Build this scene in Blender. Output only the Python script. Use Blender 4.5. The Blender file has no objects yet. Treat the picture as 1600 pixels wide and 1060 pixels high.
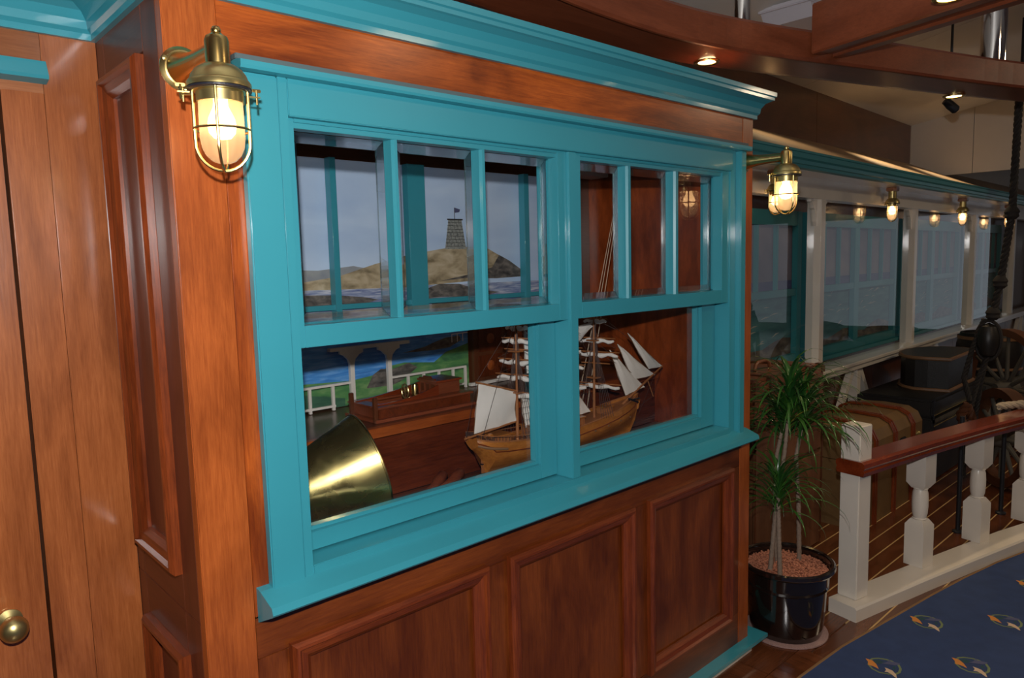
import bpy, bmesh, math, random
from mathutils import Vector, Matrix
random.seed(4)
PI = math.pi
SC = bpy.context.scene
COL = SC.collection
# ------------------------------------------------------------------ camera
YAW, PIT, ROL = 0.74734771, -0.10744301, -0.02482533
cy, sy, cp, sp = math.cos(YAW), math.sin(YAW), math.cos(PIT), math.sin(PIT)
fwd = Vector((sy*cp, cy*cp, sp)); r0 = Vector((cy, -sy, 0)); u0 = r0.cross(fwd)
rr = math.cos(ROL)*r0 + math.sin(ROL)*u0
uu = -math.sin(ROL)*r0 + math.cos(ROL)*u0
CAM = Vector((0, -1.5, 1.69))
cd = bpy.data.cameras.new('camera'); co = bpy.data.objects.new('camera', cd); COL.objects.link(co)
cd.sensor_width = 36; cd.lens = 1134.4/1600*36; cd.clip_start = 0.05
m3 = Matrix((rr, uu, -fwd)).transposed()
co.matrix_world = Matrix.Translation(CAM) @ m3.to_4x4()
SC.camera = co
# ------------------------------------------------------------------ light and exposure
w = bpy.data.worlds.new('world'); SC.world = w; w.use_nodes = True
w.node_tree.nodes['Background'].inputs[0].default_value = (1, .8, .6, 1)
w.node_tree.nodes['Background'].inputs[1].default_value = 0.02
SC.view_settings.view_transform = 'Standard'; SC.view_settings.look = 'None'
SC.view_settings.exposure = 0.0; SC.view_settings.gamma = 1.0
SC.view_settings.use_curve_mapping = False
def lamp(name, kind, loc, power, color, size=.05, aim=None, spot=None, blend=.5):
    l = bpy.data.lights.new(name, kind); o = bpy.data.objects.new(name, l); COL.objects.link(o)
    o.location = loc; l.energy = power; l.color = color
    if kind == 'AREA': l.size = size
    else: l.shadow_soft_size = size
    if aim is not None: o.rotation_euler = (Vector(aim)-Vector(loc)).to_track_quat('-Z', 'Y').to_euler()
    if spot: l.spot_size = spot; l.spot_blend = blend
    return o
# the photographer's flash, just above the lens
lamp('camera_flash', 'SPOT', CAM + uu*0.165 - rr*0.01 - fwd*0.03, 140, (1, .97, .95), .018, aim=CAM+uu*0.165+fwd*3, spot=math.radians(165), blend=.25)
# added warm fill lamps for the room's ambient light, overhead and out of view
lamp('warm_fill', 'AREA', (3.2, -3.2, 3.3), 20, (1, .72, .45), .5, aim=(3.2, -3.0, 0))
lamp('warm_fill.001', 'AREA', (7.0, -2.6, 3.3), 30, (1, .78, .52), .5, aim=(7.0, -2.4, 0))
lamp('warm_fill.002', 'AREA', (-.6, -3.4, 3.3), 10, (1, .72, .45), .5, aim=(-.6, -3.2, 0))

# ------------------------------------------------------------------ materials
def nt(name):
    m = bpy.data.materials.new(name); m.use_nodes = True
    t = m.node_tree; b = t.nodes['Principled BSDF']
    return m, t, b
def plain(name, col, rough=.5, metal=0, coat=0, bump=0, bscale=60, var=.0, emis=None, es=0, vscale=6):
    m, t, b = nt(name)
    b.inputs['Roughness'].default_value = rough; b.inputs['Metallic'].default_value = metal
    b.inputs['Coat Weight'].default_value = coat; b.inputs['Coat Roughness'].default_value = .08
    b.inputs['Base Color'].default_value = (*col, 1)
    tc = t.nodes.new('ShaderNodeTexCoord')
    if var:
        n = t.nodes.new('ShaderNodeTexNoise'); n.inputs['Scale'].default_value = vscale; n.inputs['Detail'].default_value = 6
        t.links.new(tc.outputs['Object'], n.inputs['Vector'])
        mx = t.nodes.new('ShaderNodeMix'); mx.data_type = 'RGBA'
        mx.inputs[6].default_value = (*[c*(1-var) for c in col], 1); mx.inputs[7].default_value = (*[min(1, c*(1+var)) for c in col], 1)
        t.links.new(n.outputs['Fac'], mx.inputs[0]); t.links.new(mx.outputs[2], b.inputs['Base Color'])
    if bump:
        n = t.nodes.new('ShaderNodeTexNoise'); n.inputs['Scale'].default_value = bscale; n.inputs['Detail'].default_value = 3
        t.links.new(tc.outputs['Object'], n.inputs['Vector'])
        bp = t.nodes.new('ShaderNodeBump'); bp.inputs['Strength'].default_value = bump; bp.inputs['Distance'].default_value = .002
        t.links.new(n.outputs['Fac'], bp.inputs['Height']); t.links.new(bp.outputs['Normal'], b.inputs['Normal'])
    if emis:
        b.inputs['Emission Color'].default_value = (*emis, 1); b.inputs['Emission Strength'].default_value = es
    return m
def wood(name, c1, c2, axis='z', rough=.3, coat=.4, scale=1.0, streak=85, blotch=.35, seed=0):
    """varnished timber: long fibres along one axis plus slow blotches"""
    m, t, b = nt(name)
    b.inputs['Roughness'].default_value = rough; b.inputs['Coat Weight'].default_value = coat; b.inputs['Coat Roughness'].default_value = .18
    tc = t.nodes.new('ShaderNodeTexCoord'); mp = t.nodes.new('ShaderNodeMapping')
    s = {'x': (5, streak, streak), 'y': (streak, 5, streak), 'z': (streak, streak, 5)}[axis]
    mp.inputs['Scale'].default_value = tuple(v*scale for v in s); mp.inputs['Location'].default_value = (seed, seed*2.3, seed*.7)
    t.links.new(tc.outputs['Object'], mp.inputs['Vector'])
    n1 = t.nodes.new('ShaderNodeTexNoise'); n1.inputs['Scale'].default_value = 1.4; n1.inputs['Detail'].default_value = 8; n1.inputs['Roughness'].default_value = .62; n1.inputs['Distortion'].default_value = .6
    t.links.new(mp.outputs[0], n1.inputs['Vector'])
    n2 = t.nodes.new('ShaderNodeTexNoise'); n2.inputs['Scale'].default_value = 3.2; n2.inputs['Detail'].default_value = 5; n2.inputs['Distortion'].default_value = 1.2
    mp2 = t.nodes.new('ShaderNodeMapping'); mp2.inputs['Location'].default_value = (seed*3, seed, 0)
    mp2.inputs['Scale'].default_value = {'x': (.6, 2, 2), 'y': (2, .6, 2), 'z': (2, 2, .6)}[axis]
    t.links.new(tc.outputs['Object'], mp2.inputs['Vector']); t.links.new(mp2.outputs[0], n2.inputs['Vector'])
    cr = t.nodes.new('ShaderNodeValToRGB')
    cr.color_ramp.elements[0].position = .33; cr.color_ramp.elements[0].color = (*c1, 1)
    cr.color_ramp.elements[1].position = .68; cr.color_ramp.elements[1].color = (*c2, 1)
    n3 = t.nodes.new('ShaderNodeTexNoise'); n3.inputs['Scale'].default_value = 4.5; n3.inputs['Detail'].default_value = 4; n3.inputs['Roughness'].default_value = .7
    t.links.new(mp.outputs[0], n3.inputs['Vector'])
    av = t.nodes.new('ShaderNodeMix'); av.data_type = 'FLOAT'; av.inputs[0].default_value = .45
    t.links.new(n1.outputs['Fac'], av.inputs[2]); t.links.new(n3.outputs['Fac'], av.inputs[3]); t.links.new(av.outputs[0], cr.inputs[0])
    mx = t.nodes.new('ShaderNodeMix'); mx.data_type = 'RGBA'; mx.blend_type = 'MULTIPLY'; mx.inputs[0].default_value = 1
    cr2 = t.nodes.new('ShaderNodeValToRGB')
    cr2.color_ramp.elements[0].position = .35; cr2.color_ramp.elements[0].color = (1-blotch, 1-blotch*1.15, 1-blotch*1.3, 1)
    cr2.color_ramp.elements[1].position = .62; cr2.color_ramp.elements[1].color = (1, 1, 1, 1)
    t.links.new(n2.outputs['Fac'], cr2.inputs[0])
    t.links.new(cr.outputs[0], mx.inputs[6]); t.links.new(cr2.outputs[0], mx.inputs[7]); t.links.new(mx.outputs[2], b.inputs['Base Color'])
    bp = t.nodes.new('ShaderNodeBump'); bp.inputs['Strength'].default_value = .12; bp.inputs['Distance'].default_value = .001
    t.links.new(n1.outputs['Fac'], bp.inputs['Height']); t.links.new(bp.outputs['Normal'], b.inputs['Normal'])
    return m
def glass(name, tint=(1, 1, 1), ior=1.5, rough=0.0, frost=0.0):
    """thin pane: clear to light, with Fresnel reflection; frost mixes in a translucent haze"""
    m = bpy.data.materials.new(name); m.use_nodes = True; t = m.node_tree
    for n in list(t.nodes): t.nodes.remove(n)
    out = t.nodes.new('ShaderNodeOutputMaterial'); tr = t.nodes.new('ShaderNodeBsdfTransparent'); tr.inputs[0].default_value = (*tint, 1)
    gl = t.nodes.new('ShaderNodeBsdfGlossy'); gl.inputs['Roughness'].default_value = rough
    fr = t.nodes.new('ShaderNodeFresnel')
    # the pane is thin: same reflectance from both sides (no total internal reflection)
    gm = t.nodes.new('ShaderNodeNewGeometry'); mr = t.nodes.new('ShaderNodeMapRange')
    mr.inputs['To Min'].default_value = ior; mr.inputs['To Max'].default_value = 1/ior
    t.links.new(gm.outputs['Backfacing'], mr.inputs['Value']); t.links.new(mr.outputs[0], fr.inputs['IOR'])
    mx = t.nodes.new('ShaderNodeMixShader'); t.links.new(fr.outputs[0], mx.inputs[0])
    last = tr.outputs[0]
    if frost:
        tl = t.nodes.new('ShaderNodeBsdfTranslucent'); tl.inputs[0].default_value = (1, .9, .8, 1)
        m2 = t.nodes.new('ShaderNodeMixShader'); m2.inputs[0].default_value = frost
        t.links.new(last, m2.inputs[1]); t.links.new(tl.outputs[0], m2.inputs[2]); last = m2.outputs[0]
    t.links.new(last, mx.inputs[1]); t.links.new(gl.outputs[0], mx.inputs[2]); t.links.new(mx.outputs[0], out.inputs[0])
    return m
def emit(name, col, s):
    m = bpy.data.materials.new(name); m.use_nodes = True; t = m.node_tree
    for n in list(t.nodes): t.nodes.remove(n)
    out = t.nodes.new('ShaderNodeOutputMaterial'); e = t.nodes.new('ShaderNodeEmission')
    e.inputs[0].default_value = (*col, 1); e.inputs[1].default_value = s
    t.links.new(e.outputs[0], out.inputs[0]); return m
def brushed(name, cols, scale, stretch=(1, 1, 1), rough=.6, det=6, dist=.5):
    """painted canvas: several pigments scrubbed together"""
    m, t, b = nt(name); b.inputs['Roughness'].default_value = rough
    tc = t.nodes.new('ShaderNodeTexCoord'); mp = t.nodes.new('ShaderNodeMapping'); mp.inputs['Scale'].default_value = stretch
    n = t.nodes.new('ShaderNodeTexNoise'); n.inputs['Scale'].default_value = scale; n.inputs['Detail'].default_value = det; n.inputs['Distortion'].default_value = dist
    t.links.new(tc.outputs['Object'], mp.inputs[0]); t.links.new(mp.outputs[0], n.inputs['Vector'])
    cr = t.nodes.new('ShaderNodeValToRGB'); e = cr.color_ramp.elements
    k = len(cols)
    e[0].position = .3; e[0].color = (*cols[0], 1); e[1].position = .7; e[1].color = (*cols[-1], 1)
    for i in range(1, k-1):
        x = e.new(.3+.4*i/(k-1)); x.color = (*cols[i], 1)
    t.links.new(n.outputs['Fac'], cr.inputs[0]); t.links.new(cr.outputs[0], b.inputs['Base Color'])
    return m
M = {}
def W(key, c1, c2, **k):
    for a in 'xyz':
        M[key+a] = wood(key+'_'+a, c1, c2, axis=a, seed=(len(M) % 7)*1.7, **k)
W('stile', (.29, .058, .009), (.52, .130, .025), rough=.34, coat=.25)
W('door', (.30, .080, .020), (.49, .155, .046), rough=.27, coat=.35, blotch=.42)
W('frieze', (.28, .048, .006), (.58, .128, .016), rough=.38, coat=.2, blotch=.6)
W('panel', (.14, .028, .005), (.28, .066, .011), rough=.34, coat=.25, blotch=.5)
W('ret', (.11, .026, .010), (.17, .042, .016), rough=.42, coat=.12, blotch=.3)  # same timber as the stiles, darkened in colour for the flash's grazing angle
W('rmould', (.10, .020, .007), (.30, .060, .013), rough=.28, coat=.3, blotch=.3)
W('mould', (.11, .018, .005), (.30, .060, .013), rough=.3, coat=.3, blotch=.3)
W('dark', (.085, .024, .010), (.15, .045, .016), rough=.34, blotch=.3)
W('case', (.23, .042, .010), (.48, .095, .020), rough=.3, blotch=.5, streak=16)
W('counter', (.08, .017, .006), (.22, .045, .013), rough=.25, blotch=.4)
W('beam', (.19, .048, .020), (.28, .075, .030), rough=.3, coat=.2, blotch=.3)
W('hull', (.32, .10, .014), (.62, .24, .045), rough=.3, blotch=.3, scale=2, streak=20)
W('spar', (.30, .10, .030), (.48, .20, .07), rough=.4, blotch=.2)
W('model', (.17, .040, .018), (.32, .085, .035), rough=.3, blotch=.3, scale=2)
W('rail', (.17, .025, .008), (.30, .055, .014), rough=.15, coat=.9, blotch=.3)
W('deck', (.10, .030, .011), (.19, .060, .022), rough=.25, blotch=.4)
W('trunk', (.12, .045, .018), (.20, .080, .032), rough=.5, blotch=.4, coat=.1)
M['teal'] = plain('teal_paint', (.040, .300, .375), .36, coat=.35, bump=.04, bscale=120, var=.05)
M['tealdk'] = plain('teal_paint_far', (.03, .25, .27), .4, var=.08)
M['flash'] = plain('grey_flashing', (.09, .13, .14), .5, var=.1)
M['brass'] = plain('brass', (.66, .50, .20), .27, 1, bump=.1, bscale=30, var=.2)
M['brassold'] = plain('tarnished_brass', (.54, .44, .19), .33, .93, bump=.35, bscale=9, var=.55, vscale=14)
M['horn'] = plain('horn_brass', (.50, .41, .16), .3, .95, bump=.25, bscale=7, var=.35, vscale=11)
t_ = M['horn'].node_tree; n_ = t_.nodes.new('ShaderNodeTexNoise'); n_.inputs['Scale'].default_value = 9; n_.inputs['Detail'].default_value = 8; n_.inputs['Distortion'].default_value = 1.5
r_ = t_.nodes.new('ShaderNodeMapRange'); r_.inputs['From Min'].default_value = .38; r_.inputs['From Max'].default_value = .68; r_.inputs['To Min'].default_value = .22; r_.inputs['To Max'].default_value = .40
c_ = t_.nodes.new('ShaderNodeTexCoord'); t_.links.new(c_.outputs['Object'], n_.inputs['Vector']); t_.links.new(n_.outputs['Fac'], r_.inputs['Value']); t_.links.new(r_.outputs[0], t_.nodes['Principled BSDF'].inputs['Roughness'])
M['gasket'] = plain('gasket', (.015, .015, .022), .4, bump=.3, bscale=200)
M['chrome'] = plain('chrome', (.75, .74, .72), .06, 1, var=.03)
M['white'] = plain('white_paint', (.80, .76, .69), .3, coat=.3, bump=.05, var=.05)
M['cream'] = plain('cream_paint', (.80, .74, .65), .28, coat=.4, var=.08)
M['ceil'] = plain('ceiling_panel', (.76, .75, .72), .5, var=.04)
M['bulkhead'] = plain('bulkhead_panel', (.58, .53, .47), .5, var=.05)
M['awning'] = plain('awning_sheet', (.34, .25, .17), .62, var=.12, bump=.1, bscale=10)
M['plastic'] = plain('white_plastic', (.75, .73, .80), .4, var=.02)
M['black'] = plain('black_paint', (.015, .014, .013), .4, var=.2)
M['blackleather'] = plain('black_leather', (.013, .012, .012), .45, bump=.4, bscale=80, var=.3)
M['tan'] = plain('tan_binding', (.22, .115, .055), .5, var=.2)
M['leather'] = plain('brown_leather', (.16, .055, .022), .38, coat=.2, bump=.3, bscale=50, var=.3)
M['leatherdk'] = plain('dark_brown_leather', (.085, .030, .013), .42, bump=.3, bscale=50, var=.3)
M['canvas'] = plain('olive_trunk_canvas', (.16, .092, .036), .45, bump=.4, bscale=30, var=.35)
M['iron'] = plain('iron', (.03, .032, .04), .45, .6, bump=.2, var=.3)
M['greywood'] = plain('grey_weathered_wood', (.085, .075, .06), .7, bump=.5, bscale=40, var=.3)
M['rope'] = plain('tarred_rope', (.022, .018, .016), .8, bump=.5, bscale=150, var=.3)
M['ropel'] = plain('pale_rope', (.38, .31, .23), .8, bump=.5, bscale=150, var=.3)
M['sail'] = plain('sailcloth', (.84, .80, .74), .8, bump=.9, bscale=28, var=.1)
M['line'] = plain('rigging_line', (.06, .035, .03), .8, var=.2)
M['linel'] = plain('pale_line', (.55, .42, .30), .6, var=.1)
M['pane'] = glass('window_pane')
m_, t_, b_ = nt('bevelled_glass_edge')
b_.inputs['Transmission Weight'].default_value = 1; b_.inputs['IOR'].default_value = 1.5; b_.inputs['Roughness'].default_value = .0; b_.inputs['Base Color'].default_value = (.95, .98, 1, 1)
tr_ = t_.nodes.new('ShaderNodeBsdfTransparent'); mx_ = t_.nodes.new('ShaderNodeMixShader'); mx_.inputs[0].default_value = .55
t_.links.new(tr_.outputs[0], mx_.inputs[1]); t_.links.new(b_.outputs[0], mx_.inputs[2]); t_.links.new(mx_.outputs[0], t_.nodes['Material Output'].inputs[0])
M['bevel'] = m_
M['porchglass'] = glass('porch_glass', (.93, .95, .97), 1.55)
M['lampglass'] = glass('lantern_glass', (1, .92, .85), 1.45, .08, .35)
M['bulb'] = emit('lantern_bulb', (1, .62, .28), 12)
M['down'] = emit('downlight_lens', (1, .72, .38), 9)
M['pot'] = plain('black_glazed_pot', (.012, .007, .006), .10, coat=1, bump=.15, bscale=8, var=.3)
M['gravel'] = plain('terracotta_gravel', (.42, .16, .09), .8, var=.35, vscale=90)
M['bark'] = plain('pale_ringed_bark', (.26, .19, .14), .8, bump=.9, bscale=160, var=.45, vscale=120)
M['leafa'] = plain('leaf_green', (.035, .12, .018), .28, coat=.2, var=.35, vscale=20)
M['leafb'] = plain('leaf_dark', (.016, .07, .014), .28, coat=.2, var=.3, vscale=20)
M['leafy'] = plain('leaf_yellow', (.30, .26, .03), .4, var=.3)
M['mat'] = plain('speckled_felt', (.35, .22, .20), .9, bump=.6, bscale=200, var=.5, vscale=180)
M['carpet'] = plain('blue_carpet', (.026, .052, .150), .95, bump=.8, bscale=500, var=.28, vscale=14)
M['carpetedge'] = plain('carpet_edge', (.22, .12, .05), .9, var=.3)
M['emO'] = plain('carpet_orange', (.62, .24, .05), .95, bump=.5, bscale=400, var=.1)
M['emG'] = plain('carpet_green', (.16, .21, .10), .95, bump=.5, bscale=400, var=.15)
M['emB'] = plain('carpet_slate', (.085, .095, .19), .95, bump=.5, bscale=400, var=.1)
M['emC'] = plain('carpet_beige', (.60, .45, .32), .95, bump=.5, bscale=400, var=.1)
M['emT'] = plain('carpet_teal', (.02, .065, .085), .95, bump=.5, bscale=400, var=.1)
M['caulk'] = plain('deck_caulk', (.50, .33, .14), .6, var=.1)
M['sky'] = brushed('mural_sky', [(.46, .62, .86), (.54, .70, .92), (.62, .77, .97)], 3, (1, 1, 2.5))
M['mtn'] = brushed('mural_distant_shore', [(.26, .29, .33), (.36, .38, .38)], 20)
M['hill'] = brushed('mural_hill', [(.20, .16, .09), (.46, .37, .23), (.62, .53, .37)], 14, (1, 1, 2))
M['rock'] = brushed('mural_rock', [(.035, .035, .035), (.12, .11, .10), (.24, .21, .18)], 26, (1, 1, 2))
M['stone'] = brushed('mural_tower_stone', [(.12, .14, .14), (.28, .30, .28), (.40, .41, .36)], 90, (1, 1, 2))
M['seaf'] = brushed('mural_sea_foam', [(.10, .14, .34), (.30, .36, .52), (.62, .64, .72)], 16, (1, 1, 9), det=9)
M['seab'] = brushed('mural_deep_sea', [(.04, .20, .62), (.07, .32, .78), (.20, .46, .88)], 12, (1, 1, 8), det=8)
M['grass'] = brushed('mural_grass', [(.04, .15, .07), (.09, .28, .09), (.22, .40, .15)], 12, (1, 1, 3), det=8)
M['grassdk'] = brushed('mural_green_slope', [(.03, .11, .07), (.07, .20, .11)], 12, (1, 1, 3))
M['psky'] = brushed('mural_evening_sky', [(.15, .14, .19), (.24, .21, .26), (.34, .29, .31)], 1.2, (1, 1, 1.5))
M['psea'] = brushed('mural_green_sea', [(.035, .14, .17), (.06, .21, .23), (.10, .27, .28)], 3, (1, 1, 6), det=9)
M['pdeep'] = brushed('mural_violet_sea', [(.08, .08, .20), (.13, .13, .28)], 3, (1, 1, 6), det=9)
M['pfoam'] = plain('mural_foam', (.42, .45, .38), .6, var=.2)
M['prock'] = brushed('mural_shore_rock', [(.04, .035, .03), (.12, .10, .08), (.22, .19, .15)], 9, (1, 1, 2), det=9)
M['daylight'] = emit('added_panel_glow', (.80, .88, 1.0), .42)  # invented glow, there only to be mirrored in the porch glass
M['opp'] = plain('opposite_wall', (.16, .09, .05), .5, var=.2)

# ------------------------------------------------------------------ mesh helpers
class MB:
    def __init__(s): s.v = []; s.f = []; s.mi = []; s.sm = []
    def add(s, v, f, mi=0, smooth=False):
        o = len(s.v); s.v += [tuple(x) for x in v]
        for q in f: s.f.append([i+o for i in q]); s.mi.append(mi); s.sm.append(smooth)
        return s
    def box(s, a, b, mi=0, bev=0.0):
        x0, x1 = sorted((a[0], b[0])); y0, y1 = sorted((a[1], b[1])); z0, z1 = sorted((a[2], b[2]))
        if bev <= 0:
            v = [(x, y, z) for z in (z0, z1) for y in (y0, y1) for x in (x0, x1)]
            s.add(v, [(0, 2, 3, 1), (4, 5, 7, 6), (0, 1, 5, 4), (2, 6, 7, 3), (0, 4, 6, 2), (1, 3, 7, 5)], mi); return s
        e = min(bev, (x1-x0)*.49, (y1-y0)*.49, (z1-z0)*.49)
        bm = bmesh.new()
        vs = [bm.verts.new((x, y, z)) for z in (z0, z1) for y in (y0, y1) for x in (x0, x1)]
        for q in [(0, 2, 3, 1), (4, 5, 7, 6), (0, 1, 5, 4), (2, 6, 7, 3), (0, 4, 6, 2), (1, 3, 7, 5)]: bm.faces.new([vs[i] for i in q])
        bmesh.ops.bevel(bm, geom=bm.edges[:], offset=e, segments=2, affect='EDGES')
        bm.verts.index_update()
        s.add([v.co[:] for v in bm.verts], [[v.index for v in f.verts] for f in bm.faces], mi); bm.free(); return s
    def lathe(s, prof, c=(0, 0, 0), seg=28, mi=0, axis=(0, 0, 1), smooth=True, cap=True):
        ax = Vector(axis).normalized(); a = ax.orthogonal().normalized(); b = ax.cross(a); c = Vector(c)
        v = []; f = []
        for (r, h) in prof:
            for k in range(seg):
                t = 2*PI*k/seg; v.append(c+ax*h+(a*math.cos(t)+b*math.sin(t))*r)
        n = len(prof)
        for i in range(n-1):
            for k in range(seg):
                k2 = (k+1) % seg; f.append((i*seg+k, i*seg+k2, (i+1)*seg+k2, (i+1)*seg+k))
        if cap:
            f.append(list(range(seg))[::-1]); f.append([(n-1)*seg+k for k in range(seg)])
        s.add(v, f, mi, smooth); return s
    def tube(s, pts, r, seg=8, mi=0, smooth=True, r2=None):
        pts = [Vector(p) for p in pts]; n = len(pts)
        d0 = (pts[1]-pts[0]).normalized(); a = d0.orthogonal().normalized(); v = []; f = []
        for i, p in enumerate(pts):
            d = (pts[min(i+1, n-1)]-pts[max(i-1, 0)]).normalized()
            a = (a-d*a.dot(d)).normalized(); b = d.cross(a)
            q = r if r2 is None else r+(r2-r)*i/(n-1)
            if isinstance(r, (list, tuple)): q = r[i]
            for k in range(seg):
                t = 2*PI*k/seg; v.append(p+(a*math.cos(t)+b*math.sin(t))*q)
        for i in range(n-1):
            for k in range(seg):
                k2 = (k+1) % seg; f.append((i*seg+k, i*seg+k2, (i+1)*seg+k2, (i+1)*seg+k))
        f.append(list(range(seg))[::-1]); f.append([(n-1)*seg+k for k in range(seg)])
        s.add(v, f, mi, smooth); return s
    def prism(s, poly, fn, d0, d1, mi=0):
        """poly: 2-D outline; fn(u, v, d) -> 3-D; extruded from d0 to d1"""
        n = len(poly); v = [fn(u, q, d0) for u, q in poly]+[fn(u, q, d1) for u, q in poly]
        f = [list(range(n)), [n+i for i in range(n)][::-1]]
        for i in range(n): j = (i+1) % n; f.append((i, i+n, j+n, j))
        s.add(v, f, mi); return s
    def sweep(s, path, prof, mi=0, caps=True):
        """path in xy, outward = right of travel; prof = [(out, z)] closed"""
        P = [Vector((p[0], p[1])) for p in path]; n = len(P); v = []; f = []; k = len(prof)
        for i in range(n):
            di = (P[i]-P[i-1]).normalized() if i else None; do = (P[i+1]-P[i]).normalized() if i < n-1 else None
            nn = [Vector((d.y, -d.x)) for d in (di, do) if d is not None]
            if len(nn) == 2:
                m = (nn[0]+nn[1]); m = m/(m.dot(nn[0]))
            else: m = nn[0]
            for o, z in prof: q = P[i]+m*o; v.append((q.x, q.y, z))
        for i in range(n-1):
            for j in range(k): j2 = (j+1) % k; f.append((i*k+j, i*k+j2, (i+1)*k+j2, (i+1)*k+j))
        if caps: f.append(list(range(k))[::-1]); f.append([(n-1)*k+j for j in range(k)])
        s.add(v, f, mi); return s
def build(name, mb, mats, parent=None, world=False):
    me = bpy.data.meshes.new(name)
    v = mb.v
    if world and parent is not None:
        root = parent
        while root.parent: root = root.parent
        inv = root.matrix_basis.inverted(); v = [inv @ Vector(p) for p in v]
    me.from_pydata([tuple(p) for p in v], [], mb.f)
    for m in (mats if isinstance(mats, (list, tuple)) else [mats]): me.materials.append(m)
    me.polygons.foreach_set('material_index', mb.mi); me.polygons.foreach_set('use_smooth', mb.sm)
    bm = bmesh.new(); bm.from_mesh(me); bmesh.ops.recalc_face_normals(bm, faces=bm.faces); bm.to_mesh(me); bm.free()
    if any(mb.sm):
        try: me.set_sharp_from_angle(angle=math.radians(38))
        except Exception: pass
    me.update()
    o = bpy.data.objects.new(name, me); COL.objects.link(o)
    if parent is not None: o.parent = parent
    return o
def tag(o, label=None, cat=None, group=None, kind=None):
    for k, x in (('label', label), ('category', cat), ('group', group), ('kind', kind)):
        if x: o[k] = x
    return o
def root(name, loc=(0, 0, 0), rz=0.0, **k):
    o = bpy.data.objects.new(name, None); COL.objects.link(o)
    o.matrix_basis = Matrix.Translation(loc) @ Matrix.Rotation(rz, 4, 'Z')
    o.empty_display_size = .05
    return tag(o, **k)
def dup(o, mat, **k):
    c = o.copy(); COL.objects.link(c); c.matrix_basis = mat
    for key, x in k.items(): c[key] = x
    def rec(src, dst):
        for ch in src.children:
            d = ch.copy(); COL.objects.link(d); d.parent = dst; rec(ch, d)
    rec(o, c); return c
def bx(name, a, b, mat, parent, bev=.002, world=False):
    return build(name, MB().box(a, b, 0, bev), mat, parent, world)
def frame_moulding(fn, u0, u1, v0, v1, prof, mv, mh, parent, name='moulding', skip=()):
    """four mitred lengths round a rectangle; prof = [(inset, height)], fn(u, v, h) -> 3-D"""
    k = len(prof)
    R = [[(u0+d, v0+d), (u1-d, v0+d), (u1-d, v1-d), (u0+d, v1-d)] for d, h in prof]
    for side in range(4):
        if side in skip: continue
        a, b = side, (side+1) % 4; v = []
        for c in (a, b):
            for i, (d, h) in enumerate(prof): v.append(fn(R[i][c][0], R[i][c][1], h))
        f = [(i, (i+1) % k, k+(i+1) % k, k+i) for i in range(k)]+[list(range(k))[::-1], [k+i for i in range(k)]]
        build(name, MB().add(v, f), mh if side in (0, 2) else mv, parent)
MP = [(0, 0), (0, .012), (.006, .018), (.014, .018), (.020, .013), (.034, .011), (.044, .004), (.046, 0)]

# ================================================================== SETTING
# floor of dark boards with pale caulk lines under the porch, parquet in front
fl = root('floor', kind='structure')
bx('floor_base', (-3, -5.2, -.06), (16, 3, -.004), M['deckx'], fl, 0)
g = MB()
n = 0
for i in range(40):                       # deck boards run away from the window wall
    y0 = .02+i*.098-.9
    if y0 > 1.1: break
    g = MB().box((2.9, y0, -.004), (13, y0+.09, .002), 0)
    build('floor_board', g, M['deckx'], fl)
for i in range(22):
    y0 = -.9+i*.098
    if y0 > 1.1: break
    build('caulk_line', MB().box((3.25, y0+.110, -.004), (13, y0+.118, .001)), M['caulk'], fl)
for i in range(5):
    for j in range(4):
        xx = 1.5+.28*i; yy = -.9+.25*j
        build('parquet_block', MB().box((xx, yy, -.004), (xx+.276, yy+.246, .0025)), M['deckx'] if (i+j) % 2 else M['decky'], fl)
cl = root('ceiling', kind='structure')
def ceil_z(y): return 2.95+.18*(1.3-max(-1.2, min(1.3, y)))
for xa, xb in ((-3, 3.1), (3.106, 5.6), (5.606, 16)):
    build('ceiling_panel', MB().prism([(-5.2, 3.4), (-1.2, 3.4), (1.3, 2.95), (3, 2.95), (3, 3.0), (1.3, 3.0), (-1.2, 3.45), (-5.2, 3.45)], lambda u, v, d: (d, u, v), xa, xb), M['ceil'], cl)
wb = root('wall_front', kind='structure')
# opposite side of the room (mirrored in the porch glass)
bx('wall_panel', (-3, -5.2, 0), (16, -5.1, 3.4), M['opp'], wb, 0)
we = root('wall_right', kind='structure'); bx('wall_panel', (15.9, -5.2, 0), (16, 3, 3.4), M['opp'], we, 0)
for a, b in ((-4.9, -3.92), (-3.2, -1.68), (-1.42, -.51), (-.37, -.10)):
    bx('daylight_window', (15.86, a, .15), (15.90, b, 2.36), M['daylight'], we, 0)  # made-up glowing panels, out of view, giving the porch glass its mirrored haze
ww = root('wall_left', kind='structure'); bx('wall_panel', (-3, -5.2, 0), (-2.9, .6, 3.4), M['opp'], ww, 0)

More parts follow.
